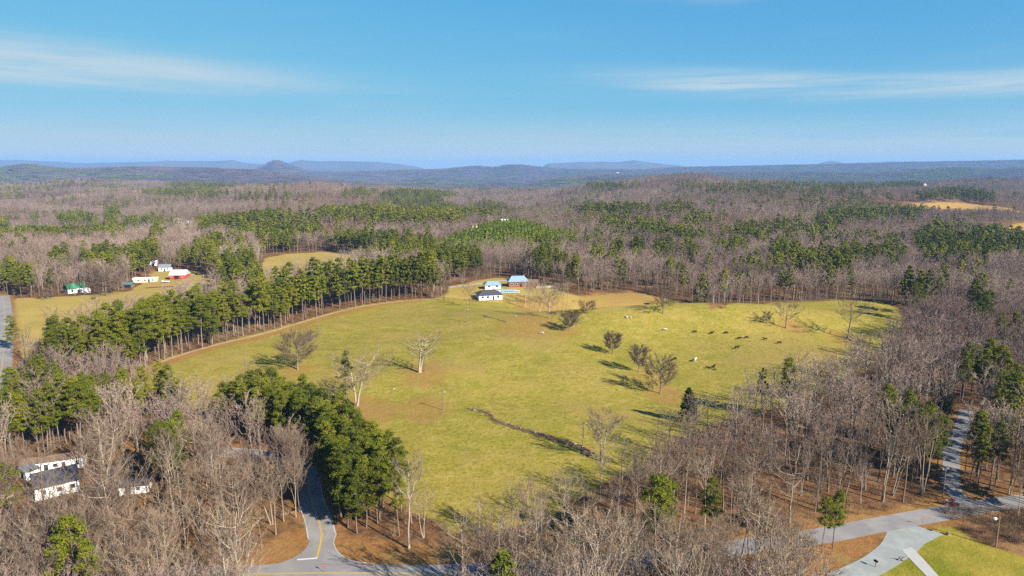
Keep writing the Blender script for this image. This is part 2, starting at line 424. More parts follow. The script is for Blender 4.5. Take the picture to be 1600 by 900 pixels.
M['needle_young'] = tree_material('young_pine_needles', [(0.12, 0.165, 0.012), (0.165, 0.215, 0.014), (0.22, 0.255, 0.018), (0.15, 0.19, 0.014)])
M['cedar'] = tree_material('cedar_leaves', [(0.022, 0.036, 0.012), (0.032, 0.050, 0.015), (0.045, 0.062, 0.018), (0.05, 0.06, 0.02)])
M['brush'] = tree_material('brush_stems', [(0.20, 0.13, 0.075), (0.30, 0.20, 0.12), (0.36, 0.26, 0.16), (0.24, 0.15, 0.08)])
def worn(name, col, dark, light, s1, s2):
    m, t = material(name)
    pos = t.n('ShaderNodeNewGeometry').outputs['Position']
    a, b, c_ = t.noise(pos, s1, 4, 0.6), t.noise(pos, s2, 5, 0.7), t.noise(pos, 6.0, 2, 0.6)
    k = t.mix(t.ss(a, 0.42, 0.62), tuple(q * ALB for q in col), tuple(q * ALB for q in light))
    k = t.mix(t.m('MULTIPLY', t.ss(b, 0.52, 0.72), 0.6), k, tuple(q * ALB for q in dark))
    k = t.mix(t.m('MULTIPLY', t.ss(c_, 0.4, 0.7), 0.25), k, tuple(q * ALB for q in dark))
    p = t.n('ShaderNodeBsdfPrincipled', {'Base Color': k, 'Roughness': .92, 'Specular IOR Level': .2})
    t.n('ShaderNodeOutputMaterial', {0: p.outputs[0]})
    return m


M['asphalt'] = worn('asphalt', (0.29, 0.27, 0.255), (0.19, 0.18, 0.175), (0.36, 0.335, 0.31), 0.12, 0.5)
M['gravel'] = worn('gravel_drive', (0.34, 0.36, 0.33), (0.25, 0.25, 0.22), (0.40, 0.43, 0.40), 0.25, 0.9)
M['concrete'] = plain('pale_concrete', (0.50, 0.48, 0.44), 0.85, 0.15, 0.8)
M['track'] = plain('pale_clay', (0.58, 0.36, 0.24), 0.9, 0.25, 0.6)
M['trail'] = plain('worn_cattle_trail', (0.34, 0.265, 0.075), 0.95, 0.4, 0.5)
M['line_white'] = plain('white_road_paint', (0.69, 0.68, 0.64), 0.7, 0.3, 1.0)
M['line_yellow'] = plain('yellow_road_paint', (0.62, 0.42, 0.06), 0.6, 0.18, 1.2)
M['white'] = plain('white_siding', (0.78, 0.77, 0.74), 0.6, 0.06, 1.0)
M['white_metal'] = plain('white_roof_metal', (0.80, 0.80, 0.80), 0.45, 0.05, 0.6)
M['cream'] = plain('cream_siding', (0.66, 0.58, 0.46), 0.7, 0.08, 1.0)
M['red'] = plain('red_barn_boards', (0.52, 0.055, 0.030), 0.7, 0.15, 1.5)
M['green_roof'] = plain('green_roof_metal', (0.06, 0.27, 0.11), 0.55, 0.2, 1.0)
M['teal_roof'] = plain('teal_roof_metal', (0.09, 0.22, 0.22), 0.5, 0.15, 1.0)
M['blue_roof'] = plain('pale_blue_roof_metal', (0.30, 0.42, 0.50), 0.5, 0.2, 0.8)
M['dark_roof'] = plain('dark_shingles', (0.075, 0.075, 0.09), 0.85, 0.3, 1.2)
M['brown_roof'] = plain('weathered_brown_roof', (0.24, 0.16, 0.11), 0.85, 0.25, 1.0)
M['grey_roof'] = plain('grey_shingles', (0.24, 0.26, 0.29), 0.8, 0.2, 1.0)
M['brick'] = plain('red_brick', (0.30, 0.105, 0.065), 0.85, 0.25, 2.5)
M['wood'] = plain('weathered_wood', (0.26, 0.19, 0.13), 0.85, 0.25, 2.0)
M['dark'] = plain('dark_opening', (0.02, 0.02, 0.022), 0.6, 0.1)
M['glass'] = plain('window_glass', (0.03, 0.04, 0.05), 0.12, 0.05)
M['cow_black'] = plain('black_hide', (0.006, 0.005, 0.005), 1.0, 0.3, 1.2)
M['cow_white'] = plain('white_hide', (0.60, 0.53, 0.43), 0.7, 0.15, 1.0)
M['rock'] = plain('pale_stone', (0.42, 0.38, 0.32), 0.9, 0.25, 1.2, bump=0.4)
M['hay'] = plain('weathered_hay', (0.33, 0.20, 0.095), 0.95, 0.3, 3.0, bump=0.5)
M['mud'] = plain('ditch_mud', (0.21, 0.135, 0.07), 0.95, 0.35, 1.0)
M['water'] = plain('pool_water', (0.05, 0.50, 0.62), 0.08, 0.05)
M['metal'] = plain('grey_metal', (0.42, 0.43, 0.44), 0.4, 0.08, 2.0, 0.6)
M['rubber'] = plain('rubber', (0.02, 0.02, 0.02), 0.8, 0.1)
M['car_dark'] = plain('dark_car_paint', (0.035, 0.04, 0.05), 0.25, 0.1)
M['lamp'] = plain('lamp_cover', (0.80, 0.85, 0.90), 0.3, 0.03)


def mountain_material():
    m, t = material('far_mountain')
    pos = t.n('ShaderNodeNewGeometry').outputs['Position']
    c = t.mix(t.noise(pos, 0.0012, 5, 0.6), (0.05, 0.055, 0.04), (0.13, 0.11, 0.09))
    p = t.n('ShaderNodeBsdfPrincipled', {'Base Color': c, 'Roughness': 1.0, 'Specular IOR Level': 0.0})
    t.n('ShaderNodeOutputMaterial', {0: p.outputs[0]})
    return m


M['mountain'] = mountain_material()


# ----------------------------------------------------------------- object helpers
def tag(o, label=None, cat=None, group=None, kind=None):
    if label: o['label'] = label
    if cat: o['category'] = cat
    if group: o['group'] = group
    if kind: o['kind'] = kind
    return o


def link(name, me, parent=None, loc=None, rz=0.0):
    o = bpy.data.objects.new(name, me); C.objects.link(o)
    if parent is not None: o.parent = parent
    if loc is not None: o.location = loc
    if rz: o.rotation_euler = (0, 0, rz)
    return o


def thing(name, label, cat, loc, rz=0.0, group=None):
    return tag(link(name, None, None, loc, rz), label, cat, group)


class MB:
    """collects shapes for one mesh"""
    def __init__(s): s.v, s.f, s.n = [], [], 0
    def add(s, v, f):
        s.v.append(np.asarray(v, float).reshape(-1, 3)); s.f += [tuple(int(i) + s.n for i in q) for q in f]; s.n += len(s.v[-1])
        return s
    def box(s, c, d, rz=0.0):
        x, y, z = d[0] / 2, d[1] / 2, d[2] / 2
        v = np.array([(a * x, b * y, e * z) for e in (-1, 1) for b in (-1, 1) for a in (-1, 1)])
        if rz:
            cs, sn = math.cos(rz), math.sin(rz)
            v = np.column_stack([v[:, 0] * cs - v[:, 1] * sn, v[:, 0] * sn + v[:, 1] * cs, v[:, 2]])
        return s.add(v + np.array(c), [(0, 2, 3, 1), (4, 5, 7, 6), (0, 1, 5, 4), (2, 6, 7, 3), (0, 4, 6, 2), (1, 3, 7, 5)])
    def tube(s, P, r, n=5, cap=False):
        P = np.asarray(P, float); r = np.broadcast_to(np.asarray(r, float), (len(P),))
        d = np.gradient(P, axis=0); d /= np.linalg.norm(d, axis=1)[:, None] + 1e-9
        a = np.where(np.abs(d[:, 2:3]) < 0.8, np.array([[0, 0, 1.0]]), np.array([[1.0, 0, 0]]))
        u = np.cross(d, a); u /= np.linalg.norm(u, axis=1)[:, None] + 1e-9
        w_ = np.cross(d, u)
        an = np.arange(n) * 2 * math.pi / n
        v = P[:, None, :] + r[:, None, None] * (u[:, None, :] * np.cos(an)[None, :, None] + w_[:, None, :] * np.sin(an)[None, :, None])
        f = [(k * n + q, k * n + (q + 1) % n, (k + 1) * n + (q + 1) % n, (k + 1) * n + q) for k in range(len(P) - 1) for q in range(n)]
        if cap: f += [tuple(range(n))[::-1], tuple((len(P) - 1) * n + q for q in range(n))]
        return s.add(v.reshape(-1, 3), f)
    def mesh(s, name, mat, smooth_=False):
        me = bpy.data.meshes.new(name)
        V = np.concatenate(s.v) if s.v else np.zeros((0, 3))
        me.from_pydata(V.tolist(), [], s.f)
        for m_ in (mat if isinstance(mat, (list, tuple)) else [mat]): me.materials.append(m_)
        if smooth_: me.shade_smooth()
        me.update()
        return me
    def obj(s, name, mat, parent=None, loc=None, rz=0.0, smooth_=False):
        return link(name, s.mesh(name, mat, smooth_), parent, loc, rz)


# ----------------------------------------------------------------- the land: one heightfield, split by what covers it
def build_land():
    idx = np.arange(NR * NCOL).reshape(NR, NCOL)
    q = np.stack([idx[:-1, :-1], idx[:-1, 1:], idx[1:, 1:], idx[1:, :-1]], -1).reshape(-1, 4)
    pos = np.column_stack([XX.ravel(), YY.ravel(), ZZ.ravel()])
    cen = lambda A: A.ravel()[q].mean(1)
    cls = np.zeros(len(q), int)
    cls[cen(YY) > 2600] = 3
    cls[cen(sd['dry']) > 0] = 2; cls[cen(sd['straw']) > 0] = 2
    cls[cen(sd['pasture']) > 0] = 1
    cls[cen(sd['lawn']) > 0] = 4
    for k, name in enumerate(('ground', 'pasture', 'dry_field', 'hills', 'lawn')):
        f = q[cls == k]
        if not len(f): continue
        used, inv = np.unique(f.ravel(), return_inverse=True)
        me = bpy.data.meshes.new(name)
        me.vertices.add(len(used)); me.vertices.foreach_set('co', pos[used].ravel())
        me.loops.add(len(inv)); me.loops.foreach_set('vertex_index', inv.astype(np.int32))
        me.polygons.add(len(f)); me.polygons.foreach_set('loop_start', np.arange(len(f), dtype=np.int32) * 4)
        for key in sd:
            at_ = me.attributes.new(key, 'FLOAT', 'POINT'); at_.data.foreach_set('value', sd[key].ravel()[used].astype(np.float32))
        me.materials.append(M['land']); me.update(calc_edges=True); me.shade_smooth(); me.validate()
        o = link(name, me); o['kind'] = 'structure'


build_land()


def far_mountains():
    prof = [[(-300, 252), (-100, 251), (0, 250), (60, 251), (100, 253), (150, 255), (220, 253.5), (270, 251.5), (330, 252), (370, 250.5), (395, 255), (430, 258), (450, 256), (475, 250), (505, 252.5), (545, 251.5),
             (590, 253), (625, 256), (660, 262), (700, 272)],
            [(830, 272), (855, 256), (885, 254.5), (910, 253), (945, 252.5), (962, 253.5), (988, 250.5), (1005, 253), (1030, 256), (1062, 259), (1085, 272)],
            [(1260, 272), (1275, 254), (1290, 251), (1305, 253.5), (1325, 272)]]
    for pr in prof:
        P = np.array(pr, float); yc = 14000.0
        px = np.linspace(P[0, 0], P[-1, 0], int((P[-1, 0] - P[0, 0]) / 2.0) + 2)
        top = EYE + (258 - np.interp(px, P[:, 0], P[:, 1])) * yc / FPX
        x = (px - 800) / FPX * yc
        top = top + 22 * (fbm(x / 330, x * 0, 81, 4) - 0.5)
        dy = np.linspace(-1500, 1800, 23)
        Xg = np.repeat(x[None, :], len(dy), 0); Yg = yc + dy[:, None] + 0 * Xg
        prof_y = np.clip(1 - np.abs(dy) / 1700.0, 0, 1)[:, None]
        Zg = -120 + (top[None, :] + 120) * prof_y * (1 + 0.35 * (fbm(Xg / 800, Yg / 900, 91, 4) - 0.5) * (1 - prof_y))
        n = Xg.shape[1]
        idx = np.arange(Xg.size).reshape(Xg.shape)
        f = np.stack([idx[:-1, :-1], idx[:-1, 1:], idx[1:, 1:], idx[1:, :-1]], -1).reshape(-1, 4)
        mb = MB().add(np.column_stack([Xg.ravel(), Yg.ravel(), Zg.ravel()]), f)
        tag(mb.obj('mountains', M['mountain'], smooth_=True), kind='structure')


far_mountains()


# ----------------------------------------------------------------- roads
def ribbon(name, L, wl, wr, mat, lift, kind='structure', parent=None, crown=0.0):
    """a strip along the line L (Vectors), wl metres to its left and wr to its right, laid on the terrain"""
    n = len(L); P = np.array([(p.x, p.y) for p in L])
    d = np.gradient(P, axis=0); d /= np.linalg.norm(d, axis=1)[:, None]
    nrm = np.column_stack([-d[:, 1], d[:, 0]])
    wl = np.interp(np.linspace(0, 1, n), np.linspace(0, 1, len(np.atleast_1d(wl))), np.atleast_1d(wl))
    wr = np.interp(np.linspace(0, 1, n), np.linspace(0, 1, len(np.atleast_1d(wr))), np.atleast_1d(wr))
    cols = 5 if np.max(wl + wr) > 1 else 2
    v = []
    for k in range(cols):
        s = k / (cols - 1)
        q = P + nrm * (wl * (1 - s) - wr * s)[:, None]
        v.append(np.column_stack([q, ground_z(q[:, 0], q[:, 1]) + lift + crown * 4 * s * (1 - s)]))
    v = np.stack(v, 1).reshape(-1, 3)
    f = [(k * cols + c, k * cols + c + 1, (k + 1) * cols + c + 1, (k + 1) * cols + c) for k in range(n - 1) for c in range(cols - 1)]
    o = MB().add(v, f).obj(name, mat, parent, smooth_=True)
    if kind: o['kind'] = kind
    return o


def mark(L, off, wd, mat, lift, a=0.0, b=1.0, name='road_marking', dash=None):
    n = len(L); i, j = int(a * (n - 1)), int(b * (n - 1)) + 1
    P = L[i:j]
    if len(P) < 2: return
    ribbon(name, P, off + wd / 2, -(off - wd / 2), mat, lift)


ribbon('road', MAIN, 2.7, 2.7, M['asphalt'], 0.040)
mark(MAIN, 0.10, 0.14, M['line_yellow'], 0.046, 0, .42); mark(MAIN, -0.16, 0.14, M['line_yellow'], 0.046, 0, .42)
mark(MAIN, 2.52, 0.12, M['line_white'], 0.046, 0.24, 0.42); mark(MAIN, -2.52, 0.12, M['line_white'], 0.046, 0, .42)
ribbon('road', SIDE, 2.9, 2.9, M['asphalt'], 0.045)
mark(SIDE, 0.10, 0.14, M['line_yellow'], 0.051); mark(SIDE, -0.16, 0.14, M['line_yellow'], 0.051)
mark(SIDE, -2.7, 0.12, M['line_white'], 0.051); mark(SIDE, 2.7, 0.12, M['line_white'], 0.051)


def sheet(name, L1, L2, mat, lift, kind='structure', rows=7):
    """a sheet between two lines of the same number of points"""
    A, B = np.array([(p[0], p[1]) for p in L1]), np.array([(p[0], p[1]) for p in L2]); n = len(A)
    v = []
    for k in range(rows):
        q = A + (B - A) * k / (rows - 1)
        v.append(np.column_stack([q, ground_z(q[:, 0], q[:, 1]) + lift]))
    v = np.stack(v, 1).reshape(-1, 3)
    f = [(k * rows + c, k * rows + c + 1, (k + 1) * rows + c + 1, (k + 1) * rows + c) for k in range(n - 1) for c in range(rows - 1)]
    return tag(MB().add(v, f).obj(name, mat, smooth_=True), kind=kind)


def rs(pts, n):
    P = spline([at(*p) for p in pts], 0.5); A = np.array([(p.x, p.y) for p in P])
    s = np.concatenate([[0], np.cumsum(np.linalg.norm(np.diff(A, axis=0), axis=1))])
    u = np.linspace(0, s[-1], n)
    return [Vector((np.interp(q, s, A[:, 0]), np.interp(q, s, A[:, 1]), 0)) for q in u]


# the flared mouth of the side road
e0, e1 = SIDE[0], SIDE[1]; dd = (e1 - e0).normalized(); nn = Vector((-dd.y, dd.x, 0))
Lf = [e0 + nn * 2.9]; Rt = [e0 - nn * 2.9]
A_ = rs([(484, 846), (475, 860), (460, 871), (438, 879.5), (405, 884)], 12); B_ = rs([(521, 848), (526, 860), (536, 870), (552, 877), (585, 881)], 12)
sheet('road', Lf + A_, Rt + B_, M['asphalt'], 0.034)
ribbon('road_marking', [Rt[0]] + B_, 0.05, 0.05, M['line_white'], 0.052)
ribbon('road_marking', rs([(464, 875), (480, 873.8), (496, 872.5)], 8), 0.22, 0.22, M['line_white'], 0.052)
ribbon('road_marking', [e0 + nn * 0.1] + rs([(501, 848), (498, 860), (495, 871)], 8), 0.2, 0.2, M['line_yellow'], 0.052)
ribbon('road', NORTH, 1.9, 1.9, M['asphalt'], 0.046)
ribbon('road', WEST, 3.2, 3.2, M['asphalt'], 0.05)
mark(WEST, 0.0, 0.2, M['line_yellow'], 0.06)
ribbon('driveway', DRIVE, [6.0, 3.5, 2.7, 2.5, 2.4, 2.4], [6.0, 3.4, 2.8, 2.6, 2.5, 2.5], M['gravel'], 0.026)
sheet('path', rs([(1409, 860), (1428, 880), (1449, 902)], 10), rs([(1424, 855), (1443, 874), (1468, 902)], 10), M['concrete'], 0.06)
TRACK = spline([Vector((p[0], p[1], 0)) for p in np.array([at(*p)[:2] for p in [(250, 566), (290, 552.5), (330, 541), (400, 524.5), (480, 501), (540, 484.5), (600, 474), (690, 466)]])])
ribbon('dirt_track', TRACK, 0.55, 0.55, M['track'], 0.06)
HOUSE_LANE = spline([at(*p) for p in [(700, 449), (730, 446), (765, 441), (800, 437), (815, 435)]])
ribbon('driveway', HOUSE_LANE, 1.6, 1.6, M['concrete'], 0.06)

# ditch across the pasture: a muddy bed between two low banks
def ditch():
    L = spline(DITCH, 1.0); n = len(L); P = np.array([(p.x, p.y) for p in L])
    d_ = np.gradient(P, axis=0); d_ /= np.linalg.norm(d_, axis=1)[:, None]; nr = np.column_stack([-d_[:, 1], d_[:, 0]])
    wd = np.linspace(0.22, 0.85, n)
    rows = [(-1.5, 0.01), (-0.95, 0.32), (-0.5, 0.06), (0.0, 0.03), (0.5, 0.06), (0.9, 0.38), (1.5, 0.01)]
    v = []
    for a, b in rows:
        q = P + nr * (a * wd * (0.85 + 0.3 * RNG.random(n)))[:, None]
        v.append(np.column_stack([q, ground_z(q[:, 0], q[:, 1]) + b * (0.6 + 0.7 * RNG.random(n)) * np.linspace(0.6, 1.3, n) + 0.02]))
    v = np.stack(v, 1).reshape(-1, 3); m = len(rows)
    f = [(k * m + c, k * m + c + 1, (k + 1) * m + c + 1, (k + 1) * m + c) for k in range(n - 1) for c in range(m - 1)]
    tag(MB().add(v, f).obj('ditch', M['mud']), kind='structure')
    return L


DITCH_L = ditch()
for pts in ([(686, 572), (715, 556), (745, 545), (780, 530), (808, 518), (800, 503), (775, 492)],):
    P_ = spline([at(*p) for p in pts], 2.0)
    P_ = [q + Vector((RNG.normal(0, .25), RNG.normal(0, .25), 0)) for q in P_]
    ribbon('path', P_, 0.22 + 0.15 * RNG.random(len(P_)), 0.22 + 0.15 * RNG.random(len(P_)), M['trail'], 0.03)


# ----------------------------------------------------------------- trees
def unit(v): return v / (np.linalg.norm(v) + 1e-9)


def slivers(mb, P, D, L, wd, rng):
    """thin pointed triangles at points P along directions D: the finest twigs"""
    n = len(P)
    r = rng.normal(size=(n, 3)); s = np.cross(D, r); s /= np.linalg.norm(s, axis=1)[:, None] + 1e-9
    L = np.asarray(L).reshape(-1, 1); wd = np.asarray(wd).reshape(-1, 1)
    v = np.stack([P - s * wd / 2, P + s * wd / 2, P + D * L], 1).reshape(-1, 3)
    mb.add(v, np.arange(3 * n).reshape(n, 3))


def bare_tree(seed, H, cb, spread, limbs, subs, twigs, fine, rad, tw, lean=0.03, open_=0.0, stems=1, trunk_sides=6, wide=1.0):
    """leafless tree: stem, limbs and boughs in one mesh, the twig haze in another. cb crown base, open_ 0 forest grown .. 1 open grown"""
    rng = np.random.default_rng(seed)
    wood, tg = MB(), MB()
    TP, TD = [], []
    for st in range(stems):
        a0 = rng.uniform(0, 6.28); off = np.array([math.cos(a0), math.sin(a0), 0]) * (0.35 * st)
        n = 9; top = H * (0.93 - 0.10 * st * rng.random()); zs = np.linspace(-0.4, top, n)
        px = np.cumsum(rng.normal(0, lean * H / n * 1.5, (n, 2)), 0); px -= px[0]
        px += np.outer(np.linspace(0, 1, n) ** 1.2, np.array([math.cos(a0), math.sin(a0)]) * lean * H * (1.0 if stems == 1 else 4.0))
        tr = np.column_stack([px, zs]) + off
        rr = rad * (1 - np.linspace(0, 1, n)) ** 0.8 * 0.92 + 0.03; rr[0] *= 1.35
        wood.tube(tr, rr, trunk_sides)
        for k in range(limbs):
            s = cb + (0.97 - cb) * ((k + rng.random()) / limbs) ** 0.9
            z0 = s * top
            base = np.array([np.interp(z0, zs, tr[:, 0]), np.interp(z0, zs, tr[:, 1]), z0])
            az_ = k * 2.4 + rng.uniform(-0.5, 0.5) + a0
            f = (s - cb) / (1 - cb)
            env = spread * (math.sin(math.pi * (0.16 + 0.70 * f)) ** 0.8) * rng.uniform(0.75, 1.12)
            rise = (H - z0) * (0.42 + 0.4 * rng.random()) * (1 - 0.5 * open_) + open_ * env * (0.55 - 0.9 * (1 - f) * 0.8)
            hd = np.array([math.cos(az_), math.sin(az_), 0])
            m = 6; t = np.linspace(0, 1, m)[:, None]
            lp = base + hd * env * t ** 0.85 + np.array([0, 0, 1.0]) * rise * t ** 1.25
            lp[1:] += np.cumsum(rng.normal(0, 0.03 * (env + abs(rise)), (m - 1, 3)), 0) * 0.6
            ln = np.linalg.norm(np.diff(lp, axis=0), axis=1).sum()
            r0 = max(0.025, min(rad * 0.42, 0.0125 * ln) * wide)
            wood.tube(lp, r0 * (1 - t[:, 0] * 0.75), 4)
            for q in range(subs):
                tt = 0.22 + 0.76 * (q + rng.random()) / subs
                b0 = np.array([np.interp(tt, t[:, 0], lp[:, a]) for a in range(3)])
                i = min(int(tt * (m - 1)), m - 2); d0 = unit(lp[i + 1] - lp[i])
                d1 = unit(d0 + rng.normal(0, 0.46, 3) + np.array([0, 0, 0.40]))
                l1 = ln * rng.uniform(0.25, 0.48) * (1.15 - 0.5 * tt)
                u = np.linspace(0, 1, 4)[:, None]
                bp = b0 + d1 * l1 * u + rng.normal(0, 0.05 * l1, (4, 3)) * u + np.array([0, 0, 0.10]) * l1 * u ** 2
                wood.tube(bp, r0 * 0.42 * (1 - u[:, 0] * 0.75) + 0.006, 3)
                for k2 in range(twigs):
                    t2 = 0.15 + 0.85 * (k2 + rng.random()) / twigs
                    p2 = np.array([np.interp(t2, u[:, 0], bp[:, a]) for a in range(3)])
                    d2 = unit(d1 + rng.normal(0, 0.45, 3) + np.array([0, 0, 0.3]))
                    l2 = l1 * rng.uniform(0.25, 0.5) + 0.25
                    TP.append(p2); TD.append(np.append(d2, l2))
    TP = np.array(TP); TD = np.array(TD); D = TD[:, :3]; L = TD[:, 3]
    slivers(tg, TP, D, L, np.full(len(TP), tw * 1.5), rng)
    for q in range(fine):
        f = rng.uniform(0.15, 0.95, len(TP))[:, None]
        d3 = D + rng.normal(0, 0.6, D.shape) + np.array([0, 0, 0.12]); d3 /= np.linalg.norm(d3, axis=1)[:, None]
        slivers(tg, TP + D * L[:, None] * f, d3, L * rng.uniform(0.4, 0.9, len(L)), np.full(len(TP), tw), rng)
    return wood, tg


def tufts(mb, centres, radii, n, size, rng, flat=0.55, slim=0.75):
    """needle clumps: many small faces scattered through ellipsoids, facing outward with jitter"""
    for c, r in zip(centres, radii):
        d_ = rng.normal(size=(n, 3)); d_ /= np.linalg.norm(d_, axis=1)[:, None]
        p = c + d_ * np.array([1, 1, flat]) * r * rng.uniform(0.2, 1.2, (n, 1))
        nr = d_ * 0.9 + rng.normal(0, 0.45, (n, 3)) + np.array([0, 0, 0.25]); nr /= np.linalg.norm(nr, axis=1)[:, None]
        a = np.cross(nr, rng.normal(size=(n, 3))); a /= np.linalg.norm(a, axis=1)[:, None] + 1e-9
        b = np.cross(nr, a); s = size * rng.uniform(0.6, 1.25, (n, 1))
        v = np.stack([p + a * s, p - a * s * 0.55 + b * s * slim, p - a * s * 0.5 - b * s * slim], 1).reshape(-1, 3)
        mb.add(v, np.arange(3 * n).reshape(n, 3))


def pine_tree(seed, H, cb, Rm, whorls, per, n, size, rad, sides=6, ragged=0.3, power=0.75, boughs=True, clump=1.0, slim=0.75):
    rng = np.random.default_rng(seed)
    wood, cr = MB(), MB()
    m = 8; zs = np.linspace(-0.4, H * 0.98, m)
    px = np.cumsum(rng.normal(0, 0.006 * H, (m, 2)), 0); px -= px[0]
    wood.tube(np.column_stack([px, zs]), rad * (1 - np.linspace(0, 1, m) * 0.9), sides)
    Cn, Rn = [], []
    for k in range(whorls):
        f = (k + 0.5) / whorls
        z = H * (cb + (0.97 - cb) * f)
        env = Rm * ((1 - f) ** power * 0.9 + 0.12) * min(1.0, 0.55 + 1.8 * f)
        b = np.array([np.interp(z, zs, px[:, 0]), np.interp(z, zs, px[:, 1]), z])
        for q in range(per):
            if rng.random() < ragged * 0.5: continue
            an = k * 1.7 + q * 6.283 / per + rng.uniform(-0.5, 0.5)
            L = env * rng.uniform(1 - ragged, 1.1)
            tip = b + np.array([math.cos(an) * L, math.sin(an) * L, L * rng.uniform(-0.08, 0.28)])
            if boughs: wood.tube(np.array([b, (b + tip) / 2 + [0, 0, -0.08 * L], tip]), [0.07 * rad / 0.25, 0.05 * rad / 0.25, 0.015], 3)
            r0 = (0.34 * Rm + 0.12 * L) * rng.uniform(0.7, 1.1) * 0.62 * clump
            Cn.append(tip * 0.9 + b * 0.1); Rn.append(r0)
            if L > 0.45 * Rm: Cn.append(b + (tip - b) * 0.5 + rng.normal(0, 0.25, 3)); Rn.append(r0 * 0.85)
    Cn.append(np.array([px[-1, 0], px[-1, 1], H * 0.975])); Rn.append(Rm * 0.26 * clump)
    tufts(cr, Cn, Rn, n, size, rng, slim=slim)
    return wood, cr


def cedar_tree(seed, H, Rm, n, size):
    rng = np.random.default_rng(seed)
    wood, cr = MB(), MB()
    wood.tube([(0, 0, -0.3), (0, 0, H * 0.5), (0.1, 0, H * 0.95)], [0.2, 0.14, 0.03], 6)
    Cn, Rn = [], []
    for k in range(46):
        f = rng.random() ** 0.8; z = H * (0.06 + 0.9 * f); env = Rm * (1 - f) ** 0.7 * 0.85 + 0.15; an = rng.uniform(0, 6.28)
        Cn.append(np.array([math.cos(an) * env * 0.75, math.sin(an) * env * 0.75, z])); Rn.append(0.3 * Rm * (1.1 - 0.6 * f))
    tufts(cr, Cn, Rn, n, size, rng, 1.1)
    return wood, cr


def bush(seed, H, n, wd, Rm):
    rng = np.random.default_rng(seed); mb = MB()
    P = rng.normal(0, 0.25 * Rm, (n, 3)); P[:, 2] = np.abs(P[:, 2]) * 0.3
    D = rng.normal(0, 0.55, (n, 3)); D[:, 2] = np.abs(D[:, 2]) + 0.55; D /= np.linalg.norm(D, axis=1)[:, None]
    L = H * rng.uniform(0.5, 1.1, n)
    slivers(mb, P, D, L, np.full(n, wd), rng)
    for _ in range(3):
        f = rng.uniform(0.3, 0.9, n)[:, None]; d3 = D + rng.normal(0, 0.6, D.shape); d3 /= np.linalg.norm(d3, axis=1)[:, None]
        slivers(mb, P + D * L[:, None] * f, d3, L * 0.45, np.full(n, wd * 0.7), rng)
    return mb


# near trees: trunk mesh and crown mesh, shared by all copies
BARE_NEAR = []
for k, (Hh, cb, spd, lb, stems, rad, open_) in enumerate([(20, .42, 3.6, 15, 1, .22, 0), (22, .48, 3.2, 14, 1, .24, 0), (18, .36, 4.2, 16, 1, .21, .15), (21, .40, 3.4, 9, 2, .20, 0),
                                                          (19, .5, 3.0, 13, 1, .18, 0), (17, .30, 4.8, 15, 1, .24, .3), (23, .45, 4.0, 16, 1, .27, .1), (16, .33, 3.0, 12, 1, .15, 0), (18, .22, 5.6, 18, 1, .32, .5), (20, .55, 2.6, 10, 1, .17, 0), (19, .38, 3.6, 8, 3, .17, .1), (21, .30, 4.4, 13, 2, .22, .2)]):
    wd_, tg_ = bare_tree(100 + k, Hh, cb, spd, lb, 5, 5, 5, rad * .8, 0.032, open_=open_, stems=stems, lean=0.02 + 0.012 * (k % 3))
    BARE_NEAR.append((wd_.mesh('trunk', M['bark'], True), tg_.mesh('crown', M['twig']), Hh))
PINE_NEAR = []
for k, (Hh, cb, Rm, wh, per, rg, pw) in enumerate([(22, .38, 3.9, 10, 5, .45, .6), (24, .42, 3.7, 10, 5, .5, .55), (21, .28, 4.3, 11, 5, .4, .65), (23, .47, 3.5, 9, 5, .6, .45), (20, .33, 3.7, 10, 5, .4, .75), (25, .40, 4.1, 11, 5, .5, .55), (21, .45, 4.4, 8, 5, .65, .4)]):
    wd_, cr_ = pine_tree(200 + k, Hh, cb, Rm * 1.15, wh, per, 125, 0.31, 0.24, ragged=rg, power=pw, slim=0.36)
    PINE_NEAR.append((wd_.mesh('trunk', M['pine_bark'], True), cr_.mesh('crown', M['needle']), Hh))

# sources for the woods beyond (kept out of the scene; instanced as points of one stuff object)
def src_collection(name, items):
    col = bpy.data.collections.new(name)
    for k, parts in enumerate(items):
        mb, mats, fm = MB(), [], []
        for part, mt in parts:
            if mt not in mats: mats.append(mt)
            mb.add(np.concatenate(part.v), part.f); fm += [mats.index(mt)] * len(part.f)
        me = mb.mesh(f'{name}_{k:02d}', mats); me.polygons.foreach_set('material_index', np.array(fm, np.int32)); me.update()
        col.objects.link(bpy.data.objects.new(f'{name}_{k:02d}', me))
    return col


items = []
for k in range(5):    # 0..4 middle distance
    wd_, tg_ = bare_tree(300 + k, 18 + k % 3 * 1.6, .38, 3.7 + .3 * (k % 2), 11, 4, 3, 4, .21, 0.062, trunk_sides=4, wide=1.3)
    items.append([(wd_, M['bark_mid']), (tg_, M['twig_mid'])])
for k in range(5):    # 5..9 far
    wd_, tg_ = bare_tree(320 + k, 17 + k % 3 * 1.5, .24, 4.2, 8, 2, 2, 3, .20, 0.22, trunk_sides=3, wide=2.0)
    items.append([(wd_, M['bark_mid']), (tg_, M['twig_far'])])
BARE_SRC = src_collection('bare_wood_source', items)
items = []
for k in range(4):    # 0..3 middle distance
    wd_, cr_ = pine_tree(340 + k, 20 + k, .40, 4.0, 7, 4, 20, 0.55, .24, 4, ragged=.35, power=.6)
    items.append([(wd_, M['pine_bark']), (cr_, M['needle'])])
for k in range(4):    # 4..7 far
    wd_, cr_ = pine_tree(360 + k, 18 + k, .32, 4.4, 4, 4, 11, 0.95, .24, 3, ragged=.3, boughs=False, clump=1.1, power=.6)
    items.append([(wd_, M['pine_bark']), (cr_, M['needle'])])
